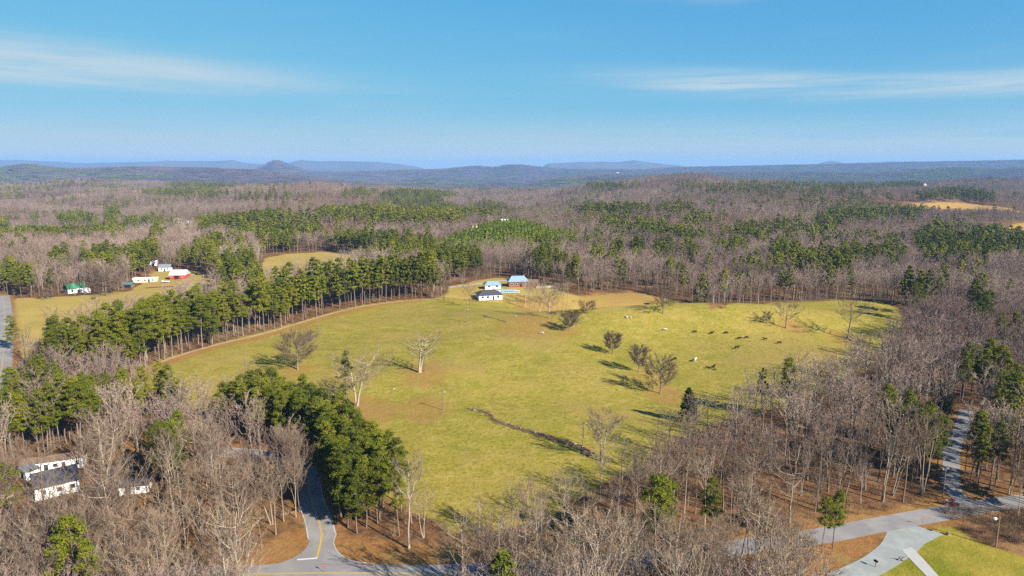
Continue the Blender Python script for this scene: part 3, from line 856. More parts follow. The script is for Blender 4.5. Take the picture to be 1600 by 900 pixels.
for k in range(3):    # 8..10 young plantation pines
    wd_, cr_ = pine_tree(380 + k, 6.5, .08, 1.7, 5, 4, 9, 0.42, .09, 3, ragged=.2, boughs=False, power=1.0)
    items.append([(wd_, M['pine_bark']), (cr_, M['needle_young'])])
PINE_SRC = src_collection('pine_wood_source', items)


def patch(seed, npine, size=64.0):
    rng = np.random.default_rng(seed); tg, cr = MB(), MB()
    n = 64
    for k in range(n):
        p = np.array([rng.uniform(-.5, .5) * size, rng.uniform(-.5, .5) * size, 0])
        if k < npine * n:
            tufts(cr, [p + [0, 0, 9], p + [0, 0, 15]], [4.2, 2.8], 9, 2.2, rng, 1.0)
        else:
            q = 18; D = rng.normal(0, 0.5, (q, 3)); D[:, 2] = np.abs(D[:, 2]) + 0.7; D /= np.linalg.norm(D, axis=1)[:, None]
            slivers(tg, p + rng.normal(0, 1.2, (q, 3)) * [1, 1, 0.6] + [0, 0, 5], D, rng.uniform(7, 13, q), np.full(q, 1.0), rng)
    out = []
    if tg.v: out.append((tg, M['twig_hill']))
    if cr.v: out.append((cr, M['needle']))
    return out


PATCH_SRC = src_collection('far_wood_source', [patch(400, 0), patch(401, 0.04), patch(402, 0.0), patch(403, 0.12), patch(404, .5), patch(405, .9)])
def leaf_tree(seed):
    # small understorey tree that keeps its dead brown leaves
    rng = np.random.default_rng(seed); wd_, tg_ = bare_tree(seed, 6.0, .15, 2.2, 10, 3, 2, 1, .07, .04, trunk_sides=4)
    lf = MB(); q = rng.normal(0, 1, (16, 3)) * [1.1, 1.1, 1.1] + [0, 0, 3.3]; tufts(lf, q, np.full(16, .8), 16, .15, rng, .8)
    return (wd_, M['bark_mid']), (lf, M['dead_leaf'])


def green_bush():
    mb = MB(); rng = np.random.default_rng(431); q = rng.normal(0, .7, (7, 3)); q[:, 2] = np.abs(q[:, 2]) * 1.0 + .4
    tufts(mb, q, np.full(7, .7), 30, .22, rng, .9)
    return mb


BUSH_SRC = src_collection('brush_source', [[(bush(420 + k, 2.6, 26, 0.05, 1.6), M['brush'])] for k in range(4)] + [[(bush(430, 0.9, 26, 0.05, 1.2), M['brush'])], [(green_bush(), M['needle'])], [leaf_tree(440)[0], leaf_tree(440)[1]], [leaf_tree(441)[0], leaf_tree(441)[1]]])


def scatter(name, pts, idx, rz, sc, col):
    me = bpy.data.meshes.new(name); n = len(pts)
    me.vertices.add(n); me.vertices.foreach_set('co', np.asarray(pts, np.float32).ravel())
    a = me.attributes.new('idx', 'INT', 'POINT'); a.data.foreach_set('value', np.asarray(idx, np.int32))
    rot = np.zeros((n, 3), np.float32); rot[:, 2] = rz
    a = me.attributes.new('rot', 'FLOAT_VECTOR', 'POINT'); a.data.foreach_set('vector', rot.ravel())
    a = me.attributes.new('scl', 'FLOAT_VECTOR', 'POINT'); a.data.foreach_set('vector', np.asarray(sc, np.float32).ravel())
    o = link(name, me); o['kind'] = 'stuff'
    ng = bpy.data.node_groups.new(name + '_nodes', 'GeometryNodeTree')
    ng.interface.new_socket('Geometry', in_out='INPUT', socket_type='NodeSocketGeometry')
    ng.interface.new_socket('Geometry', in_out='OUTPUT', socket_type='NodeSocketGeometry')
    N, L = ng.nodes, ng.links
    gi, go = N.new('NodeGroupInput'), N.new('NodeGroupOutput')
    ci = N.new('GeometryNodeCollectionInfo'); ci.inputs['Collection'].default_value = col; ci.inputs['Separate Children'].default_value = True; ci.inputs['Reset Children'].default_value = True
    ip = N.new('GeometryNodeInstanceOnPoints'); ip.inputs['Pick Instance'].default_value = True

    def attr(nm, ty):
        x = N.new('GeometryNodeInputNamedAttribute'); x.data_type = ty; x.inputs[0].default_value = nm
        return x.outputs[0]
    L.new(gi.outputs[0], ip.inputs['Points']); L.new(ci.outputs[0], ip.inputs['Instance'])
    L.new(attr('idx', 'INT'), ip.inputs['Instance Index']); L.new(attr('rot', 'FLOAT_VECTOR'), ip.inputs['Rotation']); L.new(attr('scl', 'FLOAT_VECTOR'), ip.inputs['Scale'])
    L.new(ip.outputs[0], go.inputs[0])
    md = o.modifiers.new('scatter', 'NODES'); md.node_group = ng
    return o


def jgrid(x0, x1, y0, y1, step, keep=0.85, jit=0.42):
    gx, gy = np.meshgrid(np.arange(x0, x1, step), np.arange(y0, y1, step))
    gx = gx.ravel() + RNG.uniform(-jit, jit, gx.size) * step; gy = gy.ravel() + RNG.uniform(-jit, jit, gy.size) * step
    k = (np.abs(gx) < 0.86 * gy + 14) & (RNG.random(gx.size) < keep)
    return gx[k], gy[k]


# where the photograph shows pines among the bare woods: centre and radii in its pixels (of the crowns), share of pines
PINE_SPOTS = [(20, 432, 28, 13, .8), (92, 405, 16, 11, .8), (160, 405, 32, 13, .8), (225, 402, 28, 18, .85), (277, 408, 11, 11, .9), (312, 402, 28, 18, .85), (378, 422, 38, 22, .9), (170, 355, 28, 10, .8), (70, 365, 75, 6, .75),
              (120, 340, 32, 8, .7), (175, 335, 13, 8, .8), (230, 345, 42, 8, .6), (245, 365, 13, 8, .7), (355, 345, 48, 12, .8), (392, 357, 28, 12, .85), (5, 352, 10, 12, .8), (440, 340, 60, 8, .7), (560, 332, 62, 12, .75), (640, 327, 72, 18, .7),
              (700, 332, 32, 14, .6), (432, 367, 32, 12, .85), (470, 357, 32, 10, .8), (450, 387, 44, 12, .85), (560, 382, 62, 16, .85), (640, 387, 52, 16, .9), (690, 402, 34, 16, .9), (728, 412, 24, 22, .9), (950, 325, 58, 6, .8), (965, 342, 26, 8, .8),
              (1000, 350, 42, 8, .8), (1037, 361, 32, 8, .85), (1080, 369, 22, 8, .8), (1090, 340, 22, 8, .6), (1055, 325, 32, 5, .6), (1170, 362, 42, 10, .6), (1140, 388, 28, 8, .7), (1080, 395, 14, 8, .85), (1037, 392, 18, 11, .9), (997, 388, 12, 10, .9),
              (965, 393, 14, 6, .8), (850, 412, 13, 19, .95), (875, 406, 9, 9, .9), (812, 418, 13, 9, .85), (897, 422, 8, 20, .9), (935, 402, 9, 7, .9), (1180, 418, 22, 8, .85), (950, 290, 34, 5, .6), (1070, 285, 24, 6, .6), (1345, 332, 54, 8, .85),
              (1300, 341, 28, 8, .8), (1420, 328, 22, 8, .85), (1290, 355, 17, 9, .8), (1225, 350, 28, 8, .8), (1260, 410, 54, 12, .9), (1225, 395, 22, 12, .85), (1315, 410, 14, 13, .95), (1340, 400, 32, 8, .8), (1385, 398, 28, 8, .85), (1390, 380, 22, 8, .5),
              (1465, 380, 38, 26, .95), (1550, 380, 56, 22, .95), (1500, 400, 32, 12, .9), (1485, 306, 64, 9, .97), (1540, 307, 16, 5, .9), (1410, 288, 34, 4, .8), (1290, 290, 80, 8, .4), (1425, 456, 20, 16, .97), (1442, 448, 11, 10, .9),
              (1527, 459, 10, 8, .97), (1525, 483, 21, 12, .95), (1547, 473, 10, 5, .9), (1570, 515, 19, 15, .95), (1535, 575, 26, 13, .9), (1578, 572, 18, 12, .9), (1510, 566, 11, 7, .8), (1580, 612, 28, 16, .9), (1030, 795, 24, 26, .55), (1108, 770, 17, 14, .6),
              (1412, 638, 36, 15, .97), (1448, 662, 30, 20, .97), (1525, 690, 20, 22, .95), (1578, 628, 24, 22, .9), (1290, 782, 12, 14, .5), (120, 618, 46, 32, .95), (32, 640, 34, 26, .95), (75, 668, 44, 16, .9), (210, 602, 24, 20, .9), (272, 592, 30, 18, .9),
              (268, 690, 28, 30, .8), (45, 752, 15, 18, .7), (60, 582, 30, 16, .9), (130, 885, 26, 18, .7), (20, 520, 14, 14, .9), (1380, 626, 16, 8, .6), (1190, 605, 9, 12, .7), (290, 300, 70, 5, .6), (650, 303, 60, 6, .75), (560, 300, 30, 5, .5), (1450, 275, 60, 5, .6),
              (350, 380, 30, 8, .5), (1050, 420, 14, 8, .5), (1490, 350, 16, 6, .5), (760, 325, 40, 10, .4), (320, 288, 60, 4, .6), (430, 305, 60, 5, .35), (1200, 293, 120, 10, .3), (860, 385, 40, 6, .3)]
PLANT = poly([(672, 402), (700, 382), (740, 366), (790, 351), (820, 351), (848, 365), (902, 374), (910, 390), (860, 398), (800, 399), (740, 406)])


def pine_share(x, y, Hm=16.0):
    z = ground_z(x, y); u, v, _ = to_px(x, y, z + 0.72 * Hm)
    s = np.full(x.shape, 0.012) + 0.10 * (fbm(x / 160, y / 160, 7, 3) > 0.63) * (y > 330) + 0.22 * (fbm(x / 260, y / 200, 17, 3) > 0.67) * (y > 500)
    for cx, cy, rx, ry, a in PINE_SPOTS:
        q = ((u - cx) / rx) ** 2 + ((v - cy) / ry) ** 2
        s = np.maximum(s, a * np.clip((1.25 - q) * 3, 0, 1))
    return s


KEEPOUT = [(at(503, 862).x, at(503, 862).y, 9.0)]      # (x, y, radius): buildings and single things that no wood tree may stand on


def clear_of(x, y, margin=2.2, roads=4.4):
    ok = np.ones(x.shape, bool)
    for P, mg in ((PASTURE, margin), (YARD, 0), (FIELD_W, 1), (FIELD_N, 2), (FIELD_E, 2), (FIELD_F, 2), (CLEARING, 0), (LAWN, 1.5), (VERGE, 0.5), (VERGE_W, 0.5), (VERGE_E, -1.5), (VERGE_N, 0.5)):
        ok &= sdist(P, x, y) < -mg
    for L, r in ((MAIN, roads), (SIDE, roads - .9), (NORTH, roads - .6), (WEST, roads + 2), (DRIVE, 5.0)):
        ok &= ldist([(p.x, p.y) for p in L[::3]] + [(L[-1].x, L[-1].y)], x, y) > r
    u, v, _ = to_px(x, y, ground_z(x, y))
    my = np.interp(x, [p.x for p in MAIN], [p.y for p in MAIN])
    ok &= ~((y < my) & (((u > 405) & (u < 705)) | (u > 1288)))
    for kx, ky, kr in KEEPOUT: ok &= np.hypot(x - kx, y - ky) > kr
    return ok


# ----------------------------------------------------------------- buildings
def house(label, cat, u, v, L, Wd, Hw, Hr, rz, wall='white', roof='dark_roof', name='house', windows=(), doors=(), eave=0.35, hip=0.0, zoff=0.0, chimney=None, group=None, gable_wall=None):
    """ridge along local x. windows/doors: (side, position along the side, width, height, sill) with side in 'f' (-y), 'b', 'l' (-x), 'r'"""
    p = at(u, v); p.z = gz(p.x, p.y) - 0.05 + zoff
    if p.y < 250:
        for k_ in range(4, 34, 5): KEEPOUT.append((p.x * (1 - k_ / p.y), p.y - k_, 3.9 if k_ < 16 else 2.6))
    KEEPOUT.append((p.x, p.y, max(L, Wd) * 0.62 + 1.2))
    o = thing(name, label, cat, p, rz, group)
    x, y = L / 2, Wd / 2
    b = MB()
    if hip < 0.3:
        b.add([(-x, -y, 0), (x, -y, 0), (x, y, 0), (-x, y, 0), (-x, -y, Hw), (x, -y, Hw), (x, y, Hw), (-x, y, Hw), (-x, 0, Hw + Hr), (x, 0, Hw + Hr)],
              [(0, 1, 5, 4), (2, 3, 7, 6), (1, 2, 6, 9, 5), (3, 0, 4, 8, 7)])
    else:
        b.box((0, 0, Hw / 2), (L, Wd, Hw))
    b.obj('wall', M[wall], o)
    e = eave; sl_ = Hr / y; h0 = Hw - sl_ * e; rx = x + e - hip * (y + e); t = 0.14
    pts = [(-x - e, -y - e, h0), (x + e, -y - e, h0), (x + e, y + e, h0), (-x - e, y + e, h0), (-rx, 0, Hw + Hr), (rx, 0, Hw + Hr)]
    up = [(a, b_, c + t) for a, b_, c in pts]
    r_ = MB().add([(a, b_, c + 0.012) for a, b_, c in pts] + up, [(6, 7, 11, 10), (8, 9, 10, 11), (7, 8, 11), (9, 6, 10), (1, 0, 4, 5), (3, 2, 5, 4), (2, 1, 5), (0, 3, 4),
                        (0, 1, 7, 6), (1, 2, 8, 7), (2, 3, 9, 8), (3, 0, 6, 9)])
    rf = r_.obj('roof', M[roof], o)
    if chimney: MB().box((chimney, 0.4, Hw + Hr + 0.25), (0.7, 0.7, 1.3)).obj('chimney', M['brick'], rf)

    def put(kind, side, s, wd, ht, z0):
        n = {'f': (0, -1), 'b': (0, 1), 'l': (-1, 0), 'r': (1, 0)}[side]
        cx, cy = (s, n[1] * y) if n[0] == 0 else (n[0] * x, s)
        dims = lambda a, dp: (a, dp, ) if n[0] == 0 else (dp, a)
        q = dims(wd, 0.06); fr = MB().box((cx + n[0] * .02, cy + n[1] * .02, z0 + ht / 2), (q[0], q[1], ht)).obj(kind, M['white' if wall != 'white' else 'grey_roof'] if kind == 'window' else M['dark'], o)
        if kind == 'window':
            q = dims(wd - 0.16, 0.04); MB().box((cx + n[0] * .045, cy + n[1] * .045, z0 + ht / 2), (q[0], q[1], ht - 0.16)).obj('pane', M['glass'], fr)
    for k in windows: put('window', *k)
    for k in doors: put('door', *k)
    return o


hs = house('white farmhouse with bright green metal roof beside the wide spreading bare tree', 'house', 118, 456.5, 10.5, 7.5, 3.0, 2.5, R(52), 'white', 'green_roof', 'farmhouse',
      windows=(('f', -3, 1.2, 1.5, .9), ('f', 2.6, 1.2, 1.5, .9), ('l', -2, 1.1, 1.4, .9), ('l', 1.8, 1.1, 1.4, .9)), doors=(('f', 0.2, 1.0, 2.1, .05),))
wg = MB(); wg.box((3.0, -6.0, 1.25), (4.4, 4.4, 2.5)); wg.obj('wing', M['white'], hs)
MB().box((3.0, -6.05, 2.6), (4.9, 4.6, 0.16)).obj('wing_roof', M['white_metal'], hs)
house('low open shed with a dark teal metal roof beside the white trailer home', 'shed', 201, 449, 5.6, 4.2, 2.3, 0.9, R(8), 'wood', 'teal_roof', 'shed', doors=(('f', 0.0, 4.4, 1.9, 0.05),))
house('long trailer home with a plain white roof at the edge of the dry field', 'trailer home', 228, 440.5, 14.5, 4.2, 2.4, 0.6, R(14), 'cream', 'white_metal', 'trailer_home',
      windows=(('f', -4, 1.2, 1.0, 1.0), ('f', 0, 1.2, 1.0, 1.0), ('f', 4.6, 1.2, 1.0, 1.0)), doors=(('f', 2.3, .9, 1.9, .1),))
bn = house('red barn with a white metal roof on the dry field', 'barn', 281, 435, 10.0, 8.5, 3.2, 2.6, R(5), 'red', 'white_metal', 'barn', doors=(('f', -0.5, 3.0, 2.6, .05),), windows=(('f', 3.2, .9, .9, 1.4), ('f', -3.8, .9, .9, 1.4)))
house('small grey roofed house among the pines behind the red barn', 'house', 259, 422.5, 8, 6.5, 2.8, 1.8, R(10), 'white', 'grey_roof', 'cottage', windows=(('f', -2, 1.1, 1.2, 1.0), ('f', 2, 1.1, 1.2, 1.0)), doors=(('f', 0, 1, 2, .05),))
house('small white outbuilding half hidden by pines left of the grey roofed house', 'shed', 240, 415, 5, 4, 2.6, 1.2, R(20), 'white', 'white_metal', 'outbuilding', doors=(('f', 0, 1.6, 2, .05),))
house('white two-part farmhouse in the woods beyond the red barn', 'house', 352, 387.5, 9, 7, 4.0, 2.2, R(12), 'white', 'white_metal', 'farmhouse', windows=(('f', -2.6, 1.1, 1.4, 1.2), ('f', 2.6, 1.1, 1.4, 1.2)), doors=(('f', 0, 1, 2.1, .05),))
house('small pale garage beside the white farmhouse in the woods', 'garage', 341, 385.5, 5.5, 5, 2.8, 1.2, R(12), 'cream', 'grey_roof', 'garage', doors=(('f', 0, 3, 2.2, .05),))
house('tall white house among far trees on the left, behind pines', 'house', 275, 349, 9, 8, 5.0, 2.6, R(30), 'white', 'white_metal', 'country_house', windows=(('f', -2.5, 1.2, 1.4, 1.2), ('f', 2.5, 1.2, 1.4, 1.2), ('l', 0, 1.2, 1.4, 1.2)))
house('long low white building behind trees right of the tall white house', 'building', 298, 348.5, 19, 7, 3.2, 1.2, R(3), 'white', 'grey_roof', 'long_building', windows=(('f', -6, 1.5, 1.3, 1.0), ('f', 0, 1.5, 1.3, 1.0), ('f', 6, 1.5, 1.3, 1.0)))
house('long low school-like building with a row of windows at the far left', 'building', 37, 353, 34, 11, 4.0, 1.4, R(4), 'white', 'grey_roof', 'long_building', windows=tuple(('f', -15 + 3.75 * k, 2.0, 1.6, 1.2) for k in range(9)))
house('dark roofed far house alone on the wooded ridge', 'house', 622, 292, 24, 12, 4.5, 3.0, R(-6), 'white', 'dark_roof', 'country_house', windows=(('f', -6, 2, 1.6, 1.2), ('f', 0, 2, 1.6, 1.2), ('f', 6, 2, 1.6, 1.2)))
house('brown roofed house in the red clay clearing, left one of two', 'house', 745, 356, 12, 8, 3.0, 2.0, R(14), 'cream', 'brown_roof', 'clearing_house', windows=(('f', -3, 1.2, 1.3, 1.0), ('f', 3, 1.2, 1.3, 1.0)))
house('pale roofed house in the red clay clearing, right one of two', 'house', 788, 348.5, 12, 8, 3.0, 2.0, R(10), 'white', 'white_metal', 'clearing_house', windows=(('f', -3, 1.2, 1.3, 1.0), ('f', 3, 1.2, 1.3, 1.0)))
house('cream house with a pale roof among pines in the woods beyond the pasture', 'house', 981, 394.5, 10, 7, 3.2, 2.2, R(-24), 'cream', 'white_metal', 'woodland_house', windows=(('f', -2.6, 1.2, 1.3, 1.0), ('f', 2.6, 1.2, 1.3, 1.0)))
house('small white shed alone in the bare woods beyond the pasture', 'shed', 1019, 406, 5.0, 4.0, 2.8, 1.0, R(5), 'white', 'white_metal', 'woodland_shed', doors=(('f', 0, 1.2, 2, .05),))
house('tiny white far house right of centre near the distant dark pine belt', 'house', 1443, 291.5, 16, 10, 5, 3, R(15), 'white', 'white_metal', 'country_house', windows=(('f', -4, 2, 1.6, 1.4), ('f', 4, 2, 1.6, 1.4)))
house('pale far house by the bald hilltop near the horizon', 'house', 965, 271, 30, 16, 8, 5, R(20), 'white', 'white_metal', 'country_house')
# homestead at the head of the pasture
house('low white house with a dark hipped roof at the head of the pasture', 'house', 764, 466, 13.5, 9.5, 2.9, 2.0, R(14), 'white', 'dark_roof', 'homestead', hip=0.75, eave=0.5,
      windows=(('f', -4.6, 1.4, 1.2, 1.0), ('f', -1.6, 1.4, 1.2, 1.0), ('f', 4.4, 1.4, 1.2, 1.0), ('r', 1.5, 1.3, 1.2, 1.0)), doors=(('f', 1.6, 1.0, 2.1, .05),), chimney=3.0)
house('pool house with a pale blue hipped roof behind the low dark-roofed house', 'pool house', 769, 450, 9.5, 7.0, 2.6, 1.6, R(10), 'white', 'blue_roof', 'pool_house', hip=0.6, eave=0.6, windows=(('f', -2.4, 1.3, 1.1, 1.0), ('f', 2.4, 1.3, 1.1, 1.0)), doors=(('r', 0, 1.6, 2.1, .05),))
house('two storey house with a pale blue metal roof beside the swimming pool', 'house', 809, 446.5, 12, 9, 3.6, 2.6, R(6), 'brick', 'blue_roof', 'main_house', hip=0.55, eave=0.6,
      windows=(('f', -4, 1.4, 1.4, 1.1), ('f', -1.2, 1.4, 1.4, 1.1), ('f', 4, 1.4, 1.4, 1.1)), doors=(('f', 1.5, 1.2, 2.1, .05),), chimney=4.0)
house('brick wing with a rusty roof right of the pale blue roof', 'outbuilding', 831, 447.5, 7, 6, 2.8, 1.6, R(-10), 'brick', 'brown_roof', 'outbuilding', windows=(('f', -1.5, 1.2, 1.2, 1.0), ('f', 1.5, 1.2, 1.2, 1.0)))


def pool():
    p = at(792, 456); p.z = gz(p.x, p.y)
    o = thing('swimming_pool', 'turquoise swimming pool between the blue roofed houses', 'pool', p, R(12))
    KEEPOUT.append((p.x, p.y, 9))
    dk = MB()
    for c, s_ in (((0, -3.4, .2), (14, 1.8, .4)), ((0, 5.4, .2), (14, 1.8, .4)), ((-5.9, 1, .2), (2.2, 7.0, .4)), ((5.9, 1, .2), (2.2, 7.0, .4))): dk.box(c, s_)
    dk.obj('deck', M['concrete'], o)
    MB().box((0, 1, .15), (9.6, 7.0, .24)).obj('water', M['water'], o)
    for x in (-6.6, -3.3, 0, 3.3, 6.6): MB().box((x, -4.2, .95), (.1, .1, 1.1)).obj('fence_post', M['white'], o)
    MB().box((0, -4.2, 1.4), (13.2, .06, .08)).obj('fence_rail', M['white'], o)


pool()


def garden_wall(label, a, b, h, mat):
    p, q = at(*a), at(*b); d_ = q - p; L = math.hypot(d_.x, d_.y)
    o = thing('garden_wall', label, 'wall', Vector((p.x, p.y, gz(p.x, p.y))), math.atan2(d_.y, d_.x))
    MB().box((L / 2, 0, h / 2), (L, .25, h)).obj('wall_body', M[mat], o)
    MB().box((L / 2, 0, h + .053), (L + .1, .36, .1)).obj('coping', M['concrete'], o)
    KEEPOUT.append(((p.x + q.x) / 2, (p.y + q.y) / 2, L / 2))


garden_wall('pale garden wall running right from the brick wing', (838, 450.5), (868, 450), 1.1, 'concrete')

# houses in the near woods on the left
house('long white trailer home with a brown roof in the bare woods', 'trailer home', 86, 731, 13.5, 4.2, 2.7, 0.7, R(22), 'white', 'brown_roof', 'woodland_trailer', eave=.25,
      windows=(('f', -3.6, 1.0, .9, 1.1), ('f', 0.6, 1.0, .9, 1.1), ('f', 5.4, .8, 1.2, .9)), doors=(('f', -1.4, .9, 1.9, .1),))
house('white house with a dark shingle roof and three windows in the bare woods', 'house', 88, 765, 8.6, 8.2, 3.0, 2.2, R(38), 'white', 'dark_roof', 'woodland_cabin', eave=.3,
      windows=(('f', -2.6, 1.0, 1.1, 1.1), ('f', 0.4, 1.0, 1.1, 1.1), ('f', 3.0, 1.0, 1.1, 1.1), ('l', 1.0, 1.0, 1.1, 1.1)), doors=(('l', -2, 1.0, 2.0, .05),), chimney=2.0)
house('small pale shed with a grey roof left of the white trailer home', 'shed', 47, 744, 4.4, 3.2, 2.2, .8, R(-35), 'white', 'grey_roof', 'woodland_shed', eave=.2, doors=(('f', 0, 1.2, 1.8, .05),))
house('dark roofed low shed with a white side deeper in the bare woods', 'shed', 213, 765, 6.0, 4.6, 2.1, 1.1, R(15), 'white', 'dark_roof', 'woodland_shed', eave=.3, windows=(('f', 1, .8, .8, .9),), doors=(('f', -1.2, 1.0, 1.8, .05),))


def car(label, u, v, rz, mat):
    p = at(u, v); p.z = gz(p.x, p.y)
    KEEPOUT.append((p.x, p.y, 3.4))
    o = thing('parked_car', label, 'car', p, rz)
    prof = [(-2.2, .45), (-2.2, .85), (-1.9, .98), (-1.35, 1.02), (-.75, 1.45), (.75, 1.47), (1.35, 1.0), (2.1, .88), (2.25, .7), (2.25, .45)]
    v_ = [(a, -.85 + (.12 if c > 1.2 else 0), c) for a, c in prof] + [(a, .85 - (.12 if c > 1.2 else 0), c) for a, c in prof]; n = len(prof)
    MB().add(v_, [tuple(range(n))[::-1], tuple(range(n, 2 * n))] + [(k, (k + 1) % n, n + (k + 1) % n, n + k) for k in range(n)]).obj('body', mat, o)
    MB().box((-1.06, 0, 1.245), (.3, 1.4, .3)).obj('rear_window', M['glass'], o)
    for sx in (-1.35, 1.4):
        for sy in (-.8, .8): MB().tube([(sx, sy - .1, .33), (sx, sy + .1, .33)], [.33, .33], 12, True).obj('wheel', M['rubber'], o)


car('dark car parked under bare trees in the left woods', 243, 803, R(35), M['car_dark'])


def farm_trailer():
    p = at(259, 441.5); p.z = gz(p.x, p.y)
    o = thing('farm_trailer', 'white flat farm trailer standing between the trailer home and the red barn', 'trailer', p, R(6))
    MB().box((0, 0, .8), (4.4, 2.0, .25)).obj('bed', M['white'], o)
    MB().box((-2.0, 0, 1.25), (.12, 1.9, .62)).obj('headboard', M['white'], o)
    MB().box((2.9, 0, .62), (1.4, .12, .12)).obj('drawbar', M['metal'], o)
    for sx in (-.7, .4):
        for sy in (-1.12, 1.12): MB().tube([(sx, sy - .11, .38), (sx, sy + .11, .38)], [.38, .38], 10, True).obj('wheel', M['rubber'], o)


farm_trailer()

# row of round hay bales
pa, pb = at(231, 450), at(271, 448.2)
bm_ = MB().tube([(-.7, 0, .74), (-.35, 0, .74), (.35, 0, .74), (.7, 0, .74)], [.66, .74, .74, .66], 12, True).mesh('hay_bale', M['hay'])
for k in range(11):
    f = k / 10.0; p = pa.lerp(pb, f)
    o = link('hay_bale', bm_, None, (p.x, p.y, gz(p.x, p.y)), math.atan2(pb.y - pa.y, pb.x - pa.x) + RNG.uniform(-.08, .08))
    tag(o, 'weathered brown round hay bale in the row below the red barn', 'hay bale', 'row of hay bales on the dry field')


# ----------------------------------------------------------------- poles, signs, mailboxes
def utility_pole(label, u, v, h, arm=True, lamp=False, rz=0.3):
    p = at(u, v); p.z = gz(p.x, p.y)
    o = thing('street_light' if lamp else 'utility_pole', label, 'street light' if lamp else 'utility pole', p, rz)
    MB().tube([(0, 0, -.3), (0, 0, h)], [.16, .11], 7, True).obj('pole', M['wood'], o)
    if lamp:
        MB().tube([(0, 0, h - .5), (-.7, 0, h - .15), (-1.3, 0, h - .1)], [.05, .05, .05], 5, True).obj('arm', M['metal'], o)
        MB().tube([(-1.3, 0, h - .42), (-1.3, 0, h - .25), (-1.3, 0, h - .02), (-1.3, 0, h + .08)], [.24, .34, .30, .1], 10, True).obj('lamp_head', M['lamp'], o)
    elif arm:
        MB().box((0, 0, h - .55), (2.0, .1, .12)).obj('crossarm', M['wood'], o)
        for x in (-.85, 0.5, .85): MB().tube([(x, 0, h - .485), (x, 0, h - .3)], [.05, .04], 6, True).obj('insulator', M['lamp'], o)


utility_pole('slim wooden utility pole alone in the pasture west of the ditch', 692, 641, 6.3)
utility_pole('wooden utility pole beside the lower end of the ditch', 911, 697, 6.8)
utility_pole('wooden utility pole on the pasture below the low dark-roofed house', 730, 503, 6.5)
utility_pole('wooden utility pole at the corner of the shaded road on the right', 1473, 777, 7.4)
utility_pole('wooden utility pole beside the far left road by the dry field', 12, 462, 8.5)
utility_pole('pale tall utility pole between the pines above the trailer home', 203, 440, 11.0)
utility_pole('street light with a white lamp head by the dark ravine', 1556, 855, 6.6, lamp=True, rz=R(20))


def brick_mailbox():
    p = at(1488, 791); p.z = gz(p.x, p.y)
    o = thing('brick_mailbox', 'brick mailbox pillar with a red box on top at the road corner', 'mailbox', p, R(-20))
    MB().box((0, 0, .02), (3.2, 1.0, .1)).obj('slab', M['concrete'], o)
    nb = MB().box((0, 0, .6), (2.6, .7, 1.08)).mesh('pillar', M['brick'])
    link('pillar', nb, o)
    MB().box((0, 0, 1.19), (2.8, .86, .1)).obj('cap', M['concrete'], o)
    b = MB(); an = np.linspace(0, math.pi, 9)
    prof = [(.25, 0)] + [(.25 * math.cos(a), .25 + .25 * math.sin(a)) for a in an] + [(-.25, 0)]; n = len(prof)
    b.add([(x, -.35, 1.25 + z) for x, z in prof] + [(x, .35, 1.25 + z) for x, z in prof], [tuple(range(n)), tuple(range(n, 2 * n))[::-1]] + [(k, (k + 1) % n, n + (k + 1) % n, n + k) for k in range(n)])
    b.obj('letter_box', M['red'], o)


brick_mailbox()


def post_mailbox(label, u, v):
    p = at(u, v); p.z = gz(p.x, p.y)
    o = thing('post_mailbox', label, 'mailbox', p, R(30))
    MB().box((0, 0, .5), (.11, .11, 1.1)).obj('post', M['wood'], o)
    an = np.linspace(0, math.pi, 9); b = MB()
    prof = [(.2, 0)] + [(.2 * math.cos(a), .2 + .2 * math.sin(a)) for a in an] + [(-.2, 0)]; n = len(prof)
    b.add([(x, -.35, 1.06 + z) for x, z in prof] + [(x, .35, 1.06 + z) for x, z in prof], [tuple(range(n)), tuple(range(n, 2 * n))[::-1]] + [(k, (k + 1) % n, n + (k + 1) % n, n + k) for k in range(n)])
    b.obj('letter_box', M['rubber'], o)
    MB().box((.225, .1, 1.3), (.03, .06, .3)).obj('flag', M['red'], o)


post_mailbox('black mailbox on a post beside the gravel driveway', 1368, 886)


def small_sign(label, u, v, w_=.62):
    p = at(u, v); p.z = gz(p.x, p.y)
    o = thing('road_sign', label, 'sign', p, R(-12))
    MB().box((0, 0, .65), (.07, .05, 1.5)).obj('post', M['metal'], o)
    an = np.arange(8) * math.pi / 4 + math.pi / 8
    b = MB(); v_ = [(w_ / 2 * math.cos(a), y, 1.5 + w_ / 2 * math.sin(a)) for y in (-.06, -.03) for a in an]
    b.add(v_, [tuple(range(8)), tuple(range(8, 16))[::-1]] + [(k, (k + 1) % 8, 8 + (k + 1) % 8, 8 + k) for k in range(8)]).obj('panel', M['red'], o)
    MB().box((0, -.067, 1.5), (w_ * .62, .012, .14)).obj('white_bar', M['line_white'], o)


small_sign('small red and white sign on the lawn corner by the road', 1441, 821)
small_sign('small red and white sign at the side road junction', 507, 894.5)


def log(label, a, b, r, name='fallen_log', branches=2):
    p, q = at(*a), at(*b); p.z = gz(p.x, p.y); q.z = gz(q.x, q.y)
    o = thing(name, label, 'log', p)
    d_ = q - p; m = MB(); n = 8
    pts = [p.lerp(q, k / (n - 1)) - p + Vector((RNG.normal(0, .12), RNG.normal(0, .12), r * .7)) for k in range(n)]
    m.tube([tuple(x) for x in pts], np.linspace(r, r * .5, n), 7, True); m.obj('trunk', M['wood'], o)
    for k in range(branches):
        s = pts[1 + (k * 2) % 6]; e = s + Vector((RNG.normal(0, 1.0), RNG.normal(0, 1.0), 1.0))
        MB().tube([tuple(s), tuple((s + e) / 2 + Vector((0, 0, .2))), tuple(e)], [r * .4, r * .3, .02], 5).obj('branch', M['wood'], o)


